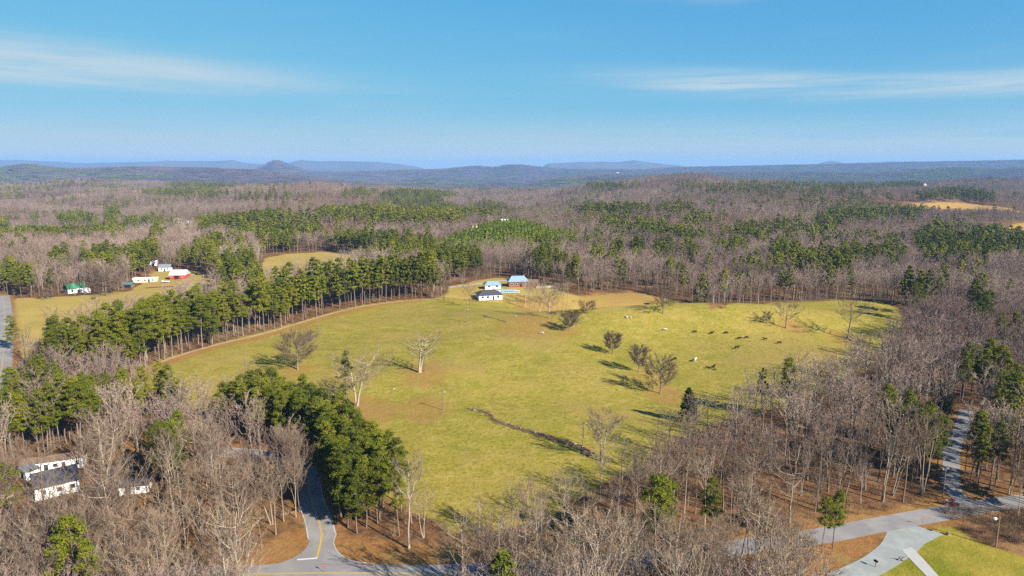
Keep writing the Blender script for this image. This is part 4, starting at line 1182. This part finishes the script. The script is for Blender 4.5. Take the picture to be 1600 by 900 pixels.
log('fallen dead tree trunk lying in the pasture below the homestead', (756, 494), (792, 504), .28, branches=4)
log('dark fallen branch on the bank beside the driveway', (1402, 875), (1413, 877), .22)
log('dead log lying across the woods floor by the left junction verge', (438, 806), (462, 800), .25)


def stump():
    p = at(1481, 836); p.z = gz(p.x, p.y)
    o = thing('tree_stump', 'dark tree stump on the lawn below the ravine', 'stump', p)
    MB().tube([(0, 0, -.1), (0, 0, .15), (.02, 0, .7)], [.5, .36, .32], 9, True).obj('stump_wood', M['wood'], o)
    MB().tube([(.02, 0, .702), (.02, 0, .72)], [.27, .26], 9, True).obj('cut_face', M['hay'], o)


stump()


def rock_mesh(seed):
    bm = bmesh.new(); bmesh.ops.create_icosphere(bm, subdivisions=2, radius=1.0); r = np.random.default_rng(seed); off = r.uniform(0, 50, 3)
    for v in bm.verts:
        k = 0.75 + 0.5 * float(vnoise(np.array(v.co.x * 1.6 + off[0]), np.array(v.co.y * 1.6 + v.co.z * 1.3 + off[1]), 3)); v.co *= k; v.co.z *= .6
    me = bpy.data.meshes.new('rock'); bm.to_mesh(me); bm.free(); me.materials.append(M['rock']); return me


ROCKS = [rock_mesh(k) for k in range(3)]


def rock(label, u, v, r, group=None):
    p = at(u, v)
    o = link('rock', ROCKS[int(RNG.integers(3))], None, (p.x, p.y, gz(p.x, p.y) + r * .2), RNG.uniform(0, 6)); o.scale = (r, r * .8, r)
    tag(o, label, 'rock', group)


rock('large pale rock on the crest of the pasture', 979, 496, 1.1); rock('smaller pale rock beside the large one on the pasture crest', 985, 496.5, .7)
rock('pale rock in the grass east of the pale multi-stemmed tree', 615, 608, .55)
rock('pale rock at the upper end of the ditch', 741, 641.5, .55)
rock('pale rock halfway along the ditch', 836, 677, .6); rock('pale rock at the lower end of the ditch near the pole', 899, 695, .7); rock('whitest rock at the woods edge below the ditch', 911, 709, .6)
rock('small pale rock in the grass near the cluster of slim trees', 806, 494, .5)
for k in range(7):
    i = int((0.3 + .68 * RNG.random()) * (len(DITCH_L) - 1)); q = DITCH_L[i]
    s = RNG.uniform(.14, .3); o = link('ditch_stone', ROCKS[k % 3], None, (q.x + RNG.normal(0, .9), q.y + RNG.normal(0, .6), gz(q.x, q.y) + .3), RNG.uniform(0, 6)); o.scale = (s, s, s)
    tag(o, 'small stone lying along the muddy pasture ditch', 'stone', 'small stones along the ditch')


# ----------------------------------------------------------------- cattle
def cow_mesh(name, mat, graze):
    """one skinned body: barrel, neck, head, four jointed legs, tail, ears"""
    hd = [(1.25, 0, 1.05), (1.45, 0, .55), (1.62, 0, .22), (1.75, 0, .08)] if graze else [(1.20, 0, 1.40), (1.45, 0, 1.55), (1.72, 0, 1.47), (1.95, 0, 1.36)]
    V = [(0, 0, 1.0), (-.45, 0, 1.04), (-.78, 0, 1.08), (.45, 0, 1.0), (.85, 0, 1.08)] + hd
    E = [(0, 1), (1, 2), (0, 3), (3, 4), (4, 5), (5, 6), (6, 7), (7, 8)]
    Rr = [.42, .42, .34, .40, .34, .22, .17, .15, .10]

    def chain(root, pts, rad):
        k = root
        for p, r in zip(pts, rad):
            V.append(p); Rr.append(r); E.append((k, len(V) - 1)); k = len(V) - 1
    for s in (-1, 1):
        chain(4, [(.78, s * .22, .75), (.80, s * .23, .42), (.76, s * .23, .20), (.80, s * .23, .03)], [.14, .085, .06, .075])
        chain(2, [(-.72, s * .22, .80), (-.62, s * .23, .58), (-.82, s * .23, .38), (-.78, s * .23, .03)], [.20, .12, .075, .075])
        chain(6, [(hd[1][0] - .02, s * .26, hd[1][2] + .10)], [.045])
    chain(2, [(-1.10, 0, 1.15), (-1.18, 0, .8), (-1.16, 0, .45)], [.05, .035, .05])
    me = bpy.data.meshes.new(name + '_s'); me.from_pydata(V, E, []); o = bpy.data.objects.new(name + '_s', me); C.objects.link(o)
    md = o.modifiers.new('skin', 'SKIN'); md.use_smooth_shade = True
    for k, sv in enumerate(me.skin_vertices[0].data): sv.radius = (Rr[k], Rr[k])
    me.skin_vertices[0].data[0].use_root = True
    sb = o.modifiers.new('sub', 'SUBSURF'); sb.levels = 1; sb.render_levels = 1
    dg = bpy.context.evaluated_depsgraph_get(); dg.update()
    out = bpy.data.meshes.new_from_object(o.evaluated_get(dg)); out.name = name
    bpy.data.objects.remove(o); out.materials.clear(); out.materials.append(mat)
    return out


def pied():
    m, t = material('black_and_white_hide')
    co = t.n('ShaderNodeTexCoord').outputs['Object']
    f = t.ss(t.n('ShaderNodeSeparateXYZ', {0: co}).outputs[0], .35, .5)
    p = t.n('ShaderNodeBsdfPrincipled', {'Base Color': t.mix(f, (.012, .011, .011), (.70, .66, .58)), 'Roughness': .7})
    t.n('ShaderNodeOutputMaterial', {0: p.outputs[0]})
    return m


COWS = {'bg': cow_mesh('cow', M['cow_black'], True), 'bs': cow_mesh('cow', M['cow_black'], False), 'w': cow_mesh('cow', M['cow_white'], True), 'p': cow_mesh('cow', pied(), False)}
HERD = [(1086, 520, 'bg', 2.8, 1.0, 'black cow grazing alone left in the upper row of the herd'), (1112, 522, 'bs', 0.3, 1.0, 'black standing cow second from left in the upper row of the herd'),
        (1134, 521.5, 'bg', .2, 1.0, 'black grazing cow third from left in the upper row of the herd'), (1156, 530, 'bg', 3.3, 1.0, 'left cow of the black pair grazing close together'),
        (1166, 529, 'bg', .1, 1.0, 'right cow of the black pair grazing close together'), (1196, 531.5, 'bs', 3.0, .95, 'black cow between the grazing pair and the rightmost cow'),
        (1217, 537, 'bg', .2, 1.0, 'rightmost black cow of the herd, below the small bare tree'), (1151, 545, 'bs', .15, 1.1, 'large black cow below the grazing pair'),
        (1054, 562.5, 'bg', .6, 1.0, 'black cow grazing at the left end of the lower herd'), (1084, 565, 'p', .5, 1.1, 'black and white cow in the lower herd'),
        (1105, 575.5, 'bg', 3.0, .7, 'small black calf left of the lowest cow'), (1114, 576, 'bs', .7, 1.15, 'lowest black cow with calves beside it'), (1117, 579, 'bg', 2.9, .65, 'small black calf just below the lowest cow'),
        (1039, 516.5, 'w', .1, 1.0, 'white cow grazing alone left of the herd'), (847, 522, 'w', 2.9, 1.0, 'white cow alone in the grass west of the round bare trees'), (146, 468, 'bs', .4, 1.1, 'black cow alone on the dry field below the farmhouse')]
for u, v, k, rz, s, lb in HERD:
    p = at(u, v); o = link('cow', COWS[k], None, (p.x, p.y, gz(p.x, p.y)), rz); o.scale = (s * 0.78,) * 3
    tag(o, lb, 'cow', 'cattle in the fields')

# ----------------------------------------------------------------- trees that stand alone
def single_tree(label, u, v, mesh_wood, mesh_crown, s=1.0, rz=0.0, name='pasture_tree', group=None):
    p = at(u, v); o = thing(name, label, 'tree', Vector((p.x, p.y, gz(p.x, p.y))), rz, group); o.scale = (s, s, s)
    link('trunk', mesh_wood, o); link('crown', mesh_crown, o)
    KEEPOUT.append((p.x, p.y, 3.0))
    return o


def uniq(seed, twig='twig_dark', **kw):
    a, b = bare_tree(seed, **kw)
    return a.mesh('trunk', M['bark' if twig == 'twig' else 'bark_mid'], True), b.mesh('crown', M[twig])


ROUND = dict(cb=.14, limbs=42, subs=7, twigs=6, fine=7, tw=.044, open_=.85, lean=.015)
single_tree('large round bare tree with a dense twiggy crown alone on the left pasture', 465, 577, *uniq(501, H=13.0, spread=7.6, rad=.42, **ROUND))
single_tree('gnarled pale bare tree with two stems in the middle of the pasture', 655, 582, *uniq(502, 'twig', H=14.5, cb=.26, spread=6.4, limbs=10, subs=5, twigs=4, fine=3, rad=.42, tw=.04, open_=.5, stems=2, lean=.05, wide=1.5))
single_tree('small bare tree standing just right of the gnarled two-stemmed tree', 663, 580, *uniq(503, H=9.0, cb=.3, spread=4.4, limbs=10, subs=4, twigs=4, fine=4, rad=.2, tw=.035, open_=.5))
single_tree('big pale multi-stemmed bare tree beside the lone pine on the pasture edge', 558, 634, *uniq(504, 'twig', H=16.5, cb=.22, spread=8.6, limbs=14, subs=6, twigs=5, fine=6, rad=.36, tw=.034, open_=.45, stems=2, lean=.06))
single_tree('low spreading grey bare tree left of the pale multi-stemmed tree', 524, 628, *uniq(505, H=6.5, cb=.18, spread=6.0, limbs=14, subs=5, twigs=5, fine=4, rad=.25, tw=.034, open_=.9))
single_tree('small round bare tree below the homestead trees, uppermost of the slope row', 890, 517, *uniq(506, H=7.2, spread=4.3, rad=.2, **ROUND))
single_tree('oval bare tree on the slope, second of the row of four', 957, 553, *uniq(507, H=8.0, spread=3.7, rad=.2, **dict(ROUND, cb=.12)))
single_tree('slim oval bare tree on the slope, third of the row of four', 998, 581, *uniq(508, H=9.3, spread=3.8, rad=.19, **dict(ROUND, cb=.14)))
single_tree('wide bare tree lowest on the slope of the row of four', 1032, 615, *uniq(509, H=11.5, spread=6.2, rad=.25, **dict(ROUND, cb=.12, limbs=34)))
single_tree('bare tree with a dark trunk left of the tall one on the right pasture', 1228, 513, *uniq(510, H=11.0, spread=6.2, rad=.34, cb=.28, limbs=16, subs=6, twigs=5, fine=5, tw=.04, open_=.7))
single_tree('tall bare tree with a long shadow on the right pasture', 1325, 529, *uniq(511, H=16.5, spread=8.0, rad=.42, cb=.36, limbs=17, subs=6, twigs=5, fine=5, tw=.042, open_=.55))
single_tree('round bare tree half sunk behind the pasture crest', 1036, 490, *uniq(512, H=10.5, spread=6.0, rad=.26, **dict(ROUND, cb=.16, limbs=20)))
single_tree('small dark round bush in the hollow behind the pasture crest', 917, 490, *uniq(513, H=5.0, spread=4.6, rad=.15, **dict(ROUND, cb=.08, limbs=18)), name='bush')
single_tree('tiny bare tree at the pasture crest left of the dark trunked tree', 1198, 505, *uniq(514, H=5.0, spread=2.2, rad=.14, **dict(ROUND, limbs=12)))
single_tree('slim bare tree at the pasture top edge by the woods', 1254, 473.5, *uniq(515, H=5.5, spread=2.4, rad=.14, cb=.3, limbs=10, subs=4, twigs=4, fine=3, tw=.05))
single_tree('bare tree in front of the low dark-roofed house', 734, 481, *uniq(516, H=12.5, spread=4.8, rad=.2, cb=.28, limbs=13, subs=5, twigs=5, fine=4, tw=.04, open_=.4))
single_tree('bare tree at the end of the pine row', 694, 470, *uniq(517, H=12.5, spread=4.2, rad=.22, cb=.2, limbs=15, subs=5, twigs=5, fine=5, tw=.045, open_=.3))
single_tree('grey bare tree on the yellow yard behind the homestead', 723, 449, *uniq(518, H=12, spread=5.0, rad=.26, cb=.25, limbs=14, subs=5, twigs=5, fine=5, tw=.045, open_=.4))
single_tree('small bare tree on the yellow yard nearest the pale lane', 744, 446, *uniq(519, H=11, spread=3.2, rad=.18, cb=.3, limbs=11, subs=5, twigs=4, fine=4, tw=.045))
single_tree('bare tree at the foot of the slim tree cluster', 857, 497, *uniq(520, H=12, spread=5.0, rad=.24, cb=.25, limbs=14, subs=5, twigs=5, fine=5, tw=.04, open_=.4))
single_tree('huge wide spreading bare oak beside the green roofed farmhouse', 166, 462, *uniq(521, H=15.5, spread=14.5, rad=.7, cb=.12, limbs=30, subs=7, twigs=6, fine=6, tw=.05, open_=.95))
single_tree('round grey bare tree left of the green roofed farmhouse', 50, 457, *uniq(522, H=11.5, spread=6.5, rad=.3, **dict(ROUND, limbs=18)))
single_tree('grey low round bush on the edge of the dry field', 75, 467, *uniq(523, H=4.8, spread=4.6, rad=.15, **dict(ROUND, cb=.08, limbs=16)), name='bush')
single_tree('pale wispy bare tree where the ditch enters the woods', 940, 722, *uniq(524, 'twig', H=12.5, spread=5.2, rad=.22, cb=.2, limbs=12, subs=6, twigs=6, fine=7, tw=.034, open_=.3, stems=2, lean=.05))
single_tree('white barked bare tree standing at the pasture corner by the near pines', 639, 857, *uniq(525, 'twig', H=20.5, spread=3.6, rad=.24, cb=.48, limbs=14, subs=5, twigs=5, fine=5, tw=.034))
for k, (u, v) in enumerate([(821, 478), (828, 484), (836, 481), (843, 487), (850, 482), (858, 487), (864, 482), (871, 489), (880, 488), (886, 484), (833, 474), (852, 474), (868, 476)]):
    tr, cr, Hh = BARE_NEAR[k % 8]
    single_tree('slim pale bare tree in the cluster of slim trees right of the homestead', u, v, tr, cr, (13 + 2.5 * RNG.random()) / Hh, RNG.uniform(0, 6), group='cluster of slim bare trees by the homestead')
a_, b_ = cedar_tree(530, 11.0, 3.6, 46, .34); CED = (a_.mesh('trunk', M['pine_bark']), b_.mesh('crown', M['cedar']))
single_tree('dark dense cedar at the lower right corner of the pasture', 1075, 660, *CED, name='cedar_tree')
single_tree('dark narrow cedar in the right woods beside the shaded road', 1470, 655, *CED, s=1.1, name='cedar_tree')
a_, b_ = pine_tree(531, 17.5, .30, 3.4, 8, 4, 30, .36, .24, ragged=.75, power=.4)
single_tree('lone ragged pine beside the pale multi-stemmed tree', 541, 632, a_.mesh('trunk', M['pine_bark']), b_.mesh('crown', M['needle']), name='ragged_pine')
a_, b_ = pine_tree(532, 15, .45, 2.4, 7, 4, 26, .36, .2, ragged=.6, power=.5)
single_tree('slim pine at the upper edge of the right woods against the pasture', 1189, 648, a_.mesh('trunk', M['pine_bark']), b_.mesh('crown', M['needle']), name='ragged_pine')
tr, cr, Hh = PINE_NEAR[2]
single_tree('round lone pine beside the far left road', 22, 548, tr, cr, 15 / Hh, 1.0, name='roadside_pine')

# ----------------------------------------------------------------- the woods
pine_pts, bare_pts = [], []       # rows of x, y, height, zone
ZONES_B = ['woods left of the shaded side road', 'woods along the near road between the two junctions', 'woods right of the pasture', 'woods beyond the pasture']


def zone_of(x, y):
    u, v, _ = to_px(x, y, ground_z(x, y))
    side_x = np.interp(y, [p.y for p in SIDE], [p.x for p in SIDE], left=SIDE[0].x, right=SIDE[-1].x)
    z = np.full(x.shape, 3)
    z[(y < 330) & (x < side_x)] = 0
    z[(y < 178) & (x >= side_x)] = 1
    z[(y >= 178) & (y < 420) & (x > 40)] = 2
    z[(y < 330) & (x < -60)] = 0
    return z


# the pine row along the top of the pasture
Lr = spline([Vector((p[0], p[1], 0)) for p in PINE_FRONT], 1.0)
Pl = np.array([(p.x, p.y) for p in Lr]); dl = np.gradient(Pl, axis=0); dl /= np.linalg.norm(dl, axis=1)[:, None]; nl = np.column_stack([-dl[:, 1], dl[:, 0]])
row = []
for r_ in range(4):
    k = r_ * 1.3
    while k < len(Pl) - 1:
        i = int(k); gap = 0.42 < i / len(Pl) < 0.455
        q = Pl[i] + nl[i] * (1.2 + r_ * 5.0 + RNG.uniform(-1.2, 1.2)) + dl[i] * RNG.uniform(-.8, .8)
        if not gap and RNG.random() < .93: row.append((q[0], q[1], RNG.uniform(17.0, 26.0) - (2.5 if i < 25 else 0), 10))
        k += 4.6 + RNG.uniform(-.8, .8)
# the dense pine strip between the side road and the pasture
strip = []
SL = spline([at(*p) for p in [(385, 664), (425, 680), (466, 706), (506, 734), (543, 764), (572, 795), (588, 822)]], 1.0)
Ps = np.array([(p.x, p.y) for p in SL]); dsn = np.gradient(Ps, axis=0); dsn /= np.linalg.norm(dsn, axis=1)[:, None]; nsn = np.column_stack([-dsn[:, 1], dsn[:, 0]])
for r_ in range(5):
    k = r_ * .9
    while k < len(Ps) - 1:
        i = int(k); q = Ps[i] + nsn[i] * (-6.5 + r_ * 3.5 + RNG.uniform(-1, 1))
        strip.append((q[0], q[1], RNG.uniform(14.5, 18.5) - abs(r_ - 2) * .5, 11)); k += 4.0 + RNG.uniform(-.7, .7)
for u_, v_, h_ in ((543, 822, 16), (556, 812, 17), (572, 824, 16), (590, 818, 15), (558, 834, 14), (530, 802, 17), (545, 795, 17), (575, 806, 17), (488, 722, 16), (474, 712, 16), (500, 728, 17), (509, 757, 15), (517, 776, 15), (525, 790, 16), (502, 742, 15)):
    q = at(u_, v_); strip.append((q.x, q.y, h_, 11))
row = np.array(row); strip = np.array(strip)
okS = ldist([(p.x, p.y) for p in SIDE[::3]], strip[:, 0], strip[:, 1]) > 3.1
for L_ in (MAIN,): okS &= ldist([(p.x, p.y) for p in L_[::3]], strip[:, 0], strip[:, 1]) > 8
strip = strip[okS]
special = np.vstack([row, strip])


def far_from_special(x, y, r):
    ok = np.ones(x.shape, bool)
    for sx, sy in special[:, :2]: ok &= (x - sx) ** 2 + (y - sy) ** 2 > r * r
    return ok


allp, allb = [special], []
for y0, y1, step, hb in ((84, 210, 4.9, 16.0), (210, 300, 4.5, 16.2), (300, 700, 4.9, 14.8), (700, 1500, 6.3, 14.0), (1500, 2600, 7.8, 14.0)):
    x, y = jgrid(-.9 * y1 - 30, .9 * y1 + 30, y0, y1, step)
    ok = clear_of(x, y)
    if y0 < 700: ok &= far_from_special(x, y, 3.4)
    if y0 < 1500: ok &= sdist(PLANT, x, y) < -2
    x, y = x[ok], y[ok]
    ps = pine_share(x, y); isp = RNG.random(len(x)) < ps
    # pines are wider than the bare trees: thin them a little
    hp = RNG.uniform(14, 20, len(x)); hb_ = hb * RNG.uniform(.60, 1.25, len(x))
    low_ = (y > 188) & (y < 262) & (x < -85); hb_ = np.where(low_, hb_ * .76, hb_); hp = np.where(low_, hp * .85, hp)
    hb_ = np.where((y < 185) & (sdist(PASTURE, x, y) > -16), hb_ * .72, hb_)
    zo = zone_of(x, y)
    k = isp & (RNG.random(len(x)) < .75)
    allp.append(np.column_stack([x, y, hp, zo])[k]); allb.append(np.column_stack([x, y, hb_, zo])[~isp])
x, y = jgrid(-150, 150, 90, 124, 3.6, .8); u, v, _ = to_px(x, y, ground_z(x, y)); k = clear_of(x, y) & (((u > 720) & (u < 1290)) | (u < 395)); x, y = x[k], y[k]
allb.append(np.column_stack([x, y, RNG.uniform(7.5, 16.5, len(x)), zone_of(x, y)]))
for u_, v_, h_ in ((1612, 800, 17), (1630, 812, 18), (1650, 800, 19), (1640, 830, 17), (1665, 822, 18), (1690, 808, 18), (1600, 775, 16), (1625, 778, 18), (1660, 786, 19), (1575, 772, 14), (1590, 812, 13), (1680, 850, 18), (1720, 840, 18),
                   (1515, 758, 14), (1524, 742, 15), (1530, 722, 15), (1518, 706, 14), (1545, 765, 13), (468, 800, 13), (462, 782, 15), (466, 766, 14), (459, 752, 15), (473, 790, 12), (455, 770, 16), (463, 742, 14), (1508, 745, 12), (1540, 735, 16), (1560, 750, 15)):
    q = at(u_, v_); allb.append(np.array([[q.x, q.y, h_, 2 if u_ > 800 else 0]]))
for u_, v_, h_ in ((1528, 748, 17), (1640, 790, 18), (1605, 765, 17), (1680, 815, 19), (1560, 735, 15), (1398, 735, 17), (1414, 743, 17), (1432, 746, 18), (1450, 752, 17), (1463, 746, 16), (1424, 728, 17), (1444, 735, 18),
                   (1030, 880, 18), (1040, 872, 16), (1108, 862, 16), (1285, 864, 12), (1301, 858, 13), (262, 768, 17), (275, 760, 16), (95, 704, 19), (125, 700, 20), (150, 694, 18), (70, 708, 18), (40, 712, 17), (18, 704, 18), (110, 690, 18)):
    q = at(u_, v_); allp.append(np.array([[q.x, q.y, h_, zone_of(np.array([q.x]), np.array([q.y]))[0]]]))
allp = np.vstack(allp); allb = np.vstack(allb)


def in_frame(A, f):
    z = ground_z(A[:, 0], A[:, 1]) + A[:, 2] * f
    u, v, _ = to_px(A[:, 0], A[:, 1], z)
    return (u > -20) & (u < 1620) & (v < 905)


def split_near(A, n, f):
    d_ = A[:, 1] + np.where(in_frame(A, f), 0, 1e6)
    o = np.argsort(d_); near_ = A[o[:n]]; rest = A[o[n:]]
    return near_, rest


N_IND = 290
nearp, restp = split_near(allp, N_IND, .8); nearb, restb = split_near(allb, N_IND, .75)
BL = {0: 'tall leafless grey-brown tree standing in the woods left of the shaded side road', 1: 'tall leafless tree in the woods along the near road, below the pasture',
      2: 'tall leafless tree in the woods right of the pasture', 3: 'leafless tree in the woods beyond the pasture'}
PL = {0: 'green pine among bare trees in the woods left of the shaded side road', 1: 'green pine among bare trees along the near road, below the pasture', 2: 'green pine among the bare woods right of the pasture',
      3: 'green pine in the woods beyond the pasture', 10: 'tall pine with a bare lower trunk in the long pine row above the pasture', 11: 'dense green pine in the strip between the shaded side road and pasture'}
PG = {0: 'pines in the left woods', 1: 'pines along the near road', 2: 'pines in the right woods', 3: 'pines beyond the pasture', 10: 'long row of pines above the pasture', 11: 'strip of pines beside the side road'}
BG = {0: 'bare trees in the left woods', 1: 'bare trees along the near road', 2: 'bare trees in the right woods', 3: 'bare trees beyond the pasture'}


def plant(A, LIB, name, LBL, GRP):
    for x, y, h, zo in A:
        tr, cr, Hh = LIB[int(RNG.integers(len(LIB)))]; s = h / Hh; f = RNG.uniform(.9, 1.15)
        o = thing(name, LBL[int(zo)], 'tree', (x, y, gz(x, y)), RNG.uniform(0, 6.28), GRP[int(zo)]); o.scale = (s * f, s * f, s)
        link('trunk', tr, o); link('crown', cr, o)


plant(nearb, BARE_NEAR, 'bare_tree', BL, BG)
plant(nearp, PINE_NEAR, 'pine_tree', PL, PG)


def scatter_trees(name, A, col, far_y, n_mid, n_far, H0, extra=None):
    n = len(A); far_ = A[:, 1] > far_y
    idx = np.where(far_, n_mid + RNG.integers(0, n_far, n), RNG.integers(0, n_mid, n)); s = A[:, 2] / H0; f = RNG.uniform(.9, 1.2, n)
    sc = np.column_stack([s * f, s * f, s]); pts = np.column_stack([A[:, 0], A[:, 1], ground_z(A[:, 0], A[:, 1])]); rz = RNG.uniform(0, 6.28, n)
    if extra is not None:
        pts = np.vstack([pts, extra[0]]); idx = np.append(idx, extra[1]); rz = np.append(rz, RNG.uniform(0, 6.28, len(extra[0]))); sc = np.vstack([sc, extra[2]])
    return scatter(name, pts, idx, rz, sc, col)


scatter_trees('bare_woodland', restb, BARE_SRC, 620, 5, 5, 19.0)
xp, yp = jgrid(PLANT[:, 0].min(), PLANT[:, 0].max(), PLANT[:, 1].min(), PLANT[:, 1].max(), 3.4, .92, .3)
k = sdist(PLANT, xp, yp) > 0; xp, yp = xp[k], yp[k]; s = RNG.uniform(1.0, 1.55, (len(xp), 1)) * np.ones((1, 3))
scatter_trees('pine_woodland', restp, PINE_SRC, 620, 4, 4, 20.5, (np.column_stack([xp, yp, ground_z(xp, yp)]), 8 + RNG.integers(0, 3, len(xp)), s))

# woods on the far hills, in clumps of trees
fx, fy, fs = [], [], []
for y0, y1, step in ((2600, 5200, 62.0), (5200, 9900, 88.0)):
    x, y = jgrid(-.88 * y1, .88 * y1, y0, y1, step, .98, .35); fx.append(x); fy.append(y); fs.append(np.full(len(x), step / 60.0))
fx, fy, fs = map(np.concatenate, (fx, fy, fs))
z = ground_z(fx, fy); pn = fbm(fx / 420, fy / 300, 77, 4); u, v, _ = to_px(fx, fy, z + 10)
pidx = np.where(pn > .66, 5, np.where(pn > .62, 4, np.where(pn > .56, 3, RNG.integers(0, 3, len(fx)))))
for cx, cy, rx, ry, a in PINE_SPOTS: pidx = np.where((((u - cx) / rx) ** 2 + ((v - cy) / ry) ** 2 < 1) & (a > .55), 5, pidx)
scatter('distant_woodland', np.column_stack([fx, fy, z - 1.0]), pidx, RNG.uniform(0, 6.28, len(fx)), np.column_stack([fs, fs, np.ones(len(fx)) * RNG.uniform(.8, 1.15, len(fx))]), PATCH_SRC)

# undergrowth in the near woods, and brush along the ditch
x, y = jgrid(-260, 260, 84, 300, 3.2, .68)
ok = clear_of(x, y, .5, 3.6); x, y = x[ok], y[ok]
s = RNG.uniform(.35, 1.15, len(x)); q_ = RNG.random(len(x)); bi = np.where(q_ < .04, 5, np.where(q_ < .14, 6 + (q_ < .09), RNG.integers(0, 4, len(x))))
dx_ = [q for q in DITCH_L for _ in range(5)]; dxa = np.array([(q.x + RNG.normal(0, .9), q.y + RNG.normal(0, .9)) for q in dx_])
rv = at(1545, 835); rxy = np.column_stack([RNG.uniform(-4, 18, 260) + rv.x, RNG.uniform(-4, 10, 260) + rv.y])
x = np.concatenate([x, dxa[:, 0], rxy[:, 0]]); y = np.concatenate([y, dxa[:, 1], rxy[:, 1]]); s = np.concatenate([s, RNG.uniform(.3, .8, len(dxa)), RNG.uniform(.35, .85, 260)]); bi = np.concatenate([bi, np.full(len(dxa), 4), RNG.integers(0, 4, 260)])
scatter('undergrowth', np.column_stack([x, y, ground_z(x, y)]), bi, RNG.uniform(0, 6.28, len(x)), np.column_stack([s, s, s]), BUSH_SRC)

# ----------------------------------------------------------------- air
zmin, zmax = min(float(ZZ.min()), -125.0), max(202.0, float(ZZ.max()) + 22.0)
hz = MB().box((0, 9200, (zmin - 1 + zmax) / 2 - 0.5), (50000, 19100, zmax - zmin + 2)).obj('haze', None)
hz.data.materials.clear(); hm, t = material('air')
pv = t.n('ShaderNodeVolumePrincipled', {'Color': (0.25, 0.46, 0.80), 'Density': 0.00007, 'Anisotropy': 0.0})
t.n('ShaderNodeOutputMaterial', {'Volume': pv.outputs[0]})
hz.data.materials.append(hm); hz['kind'] = 'stuff'
print('trees', len(allb), len(allp), 'patches', len(fx), 'brush', len(x))
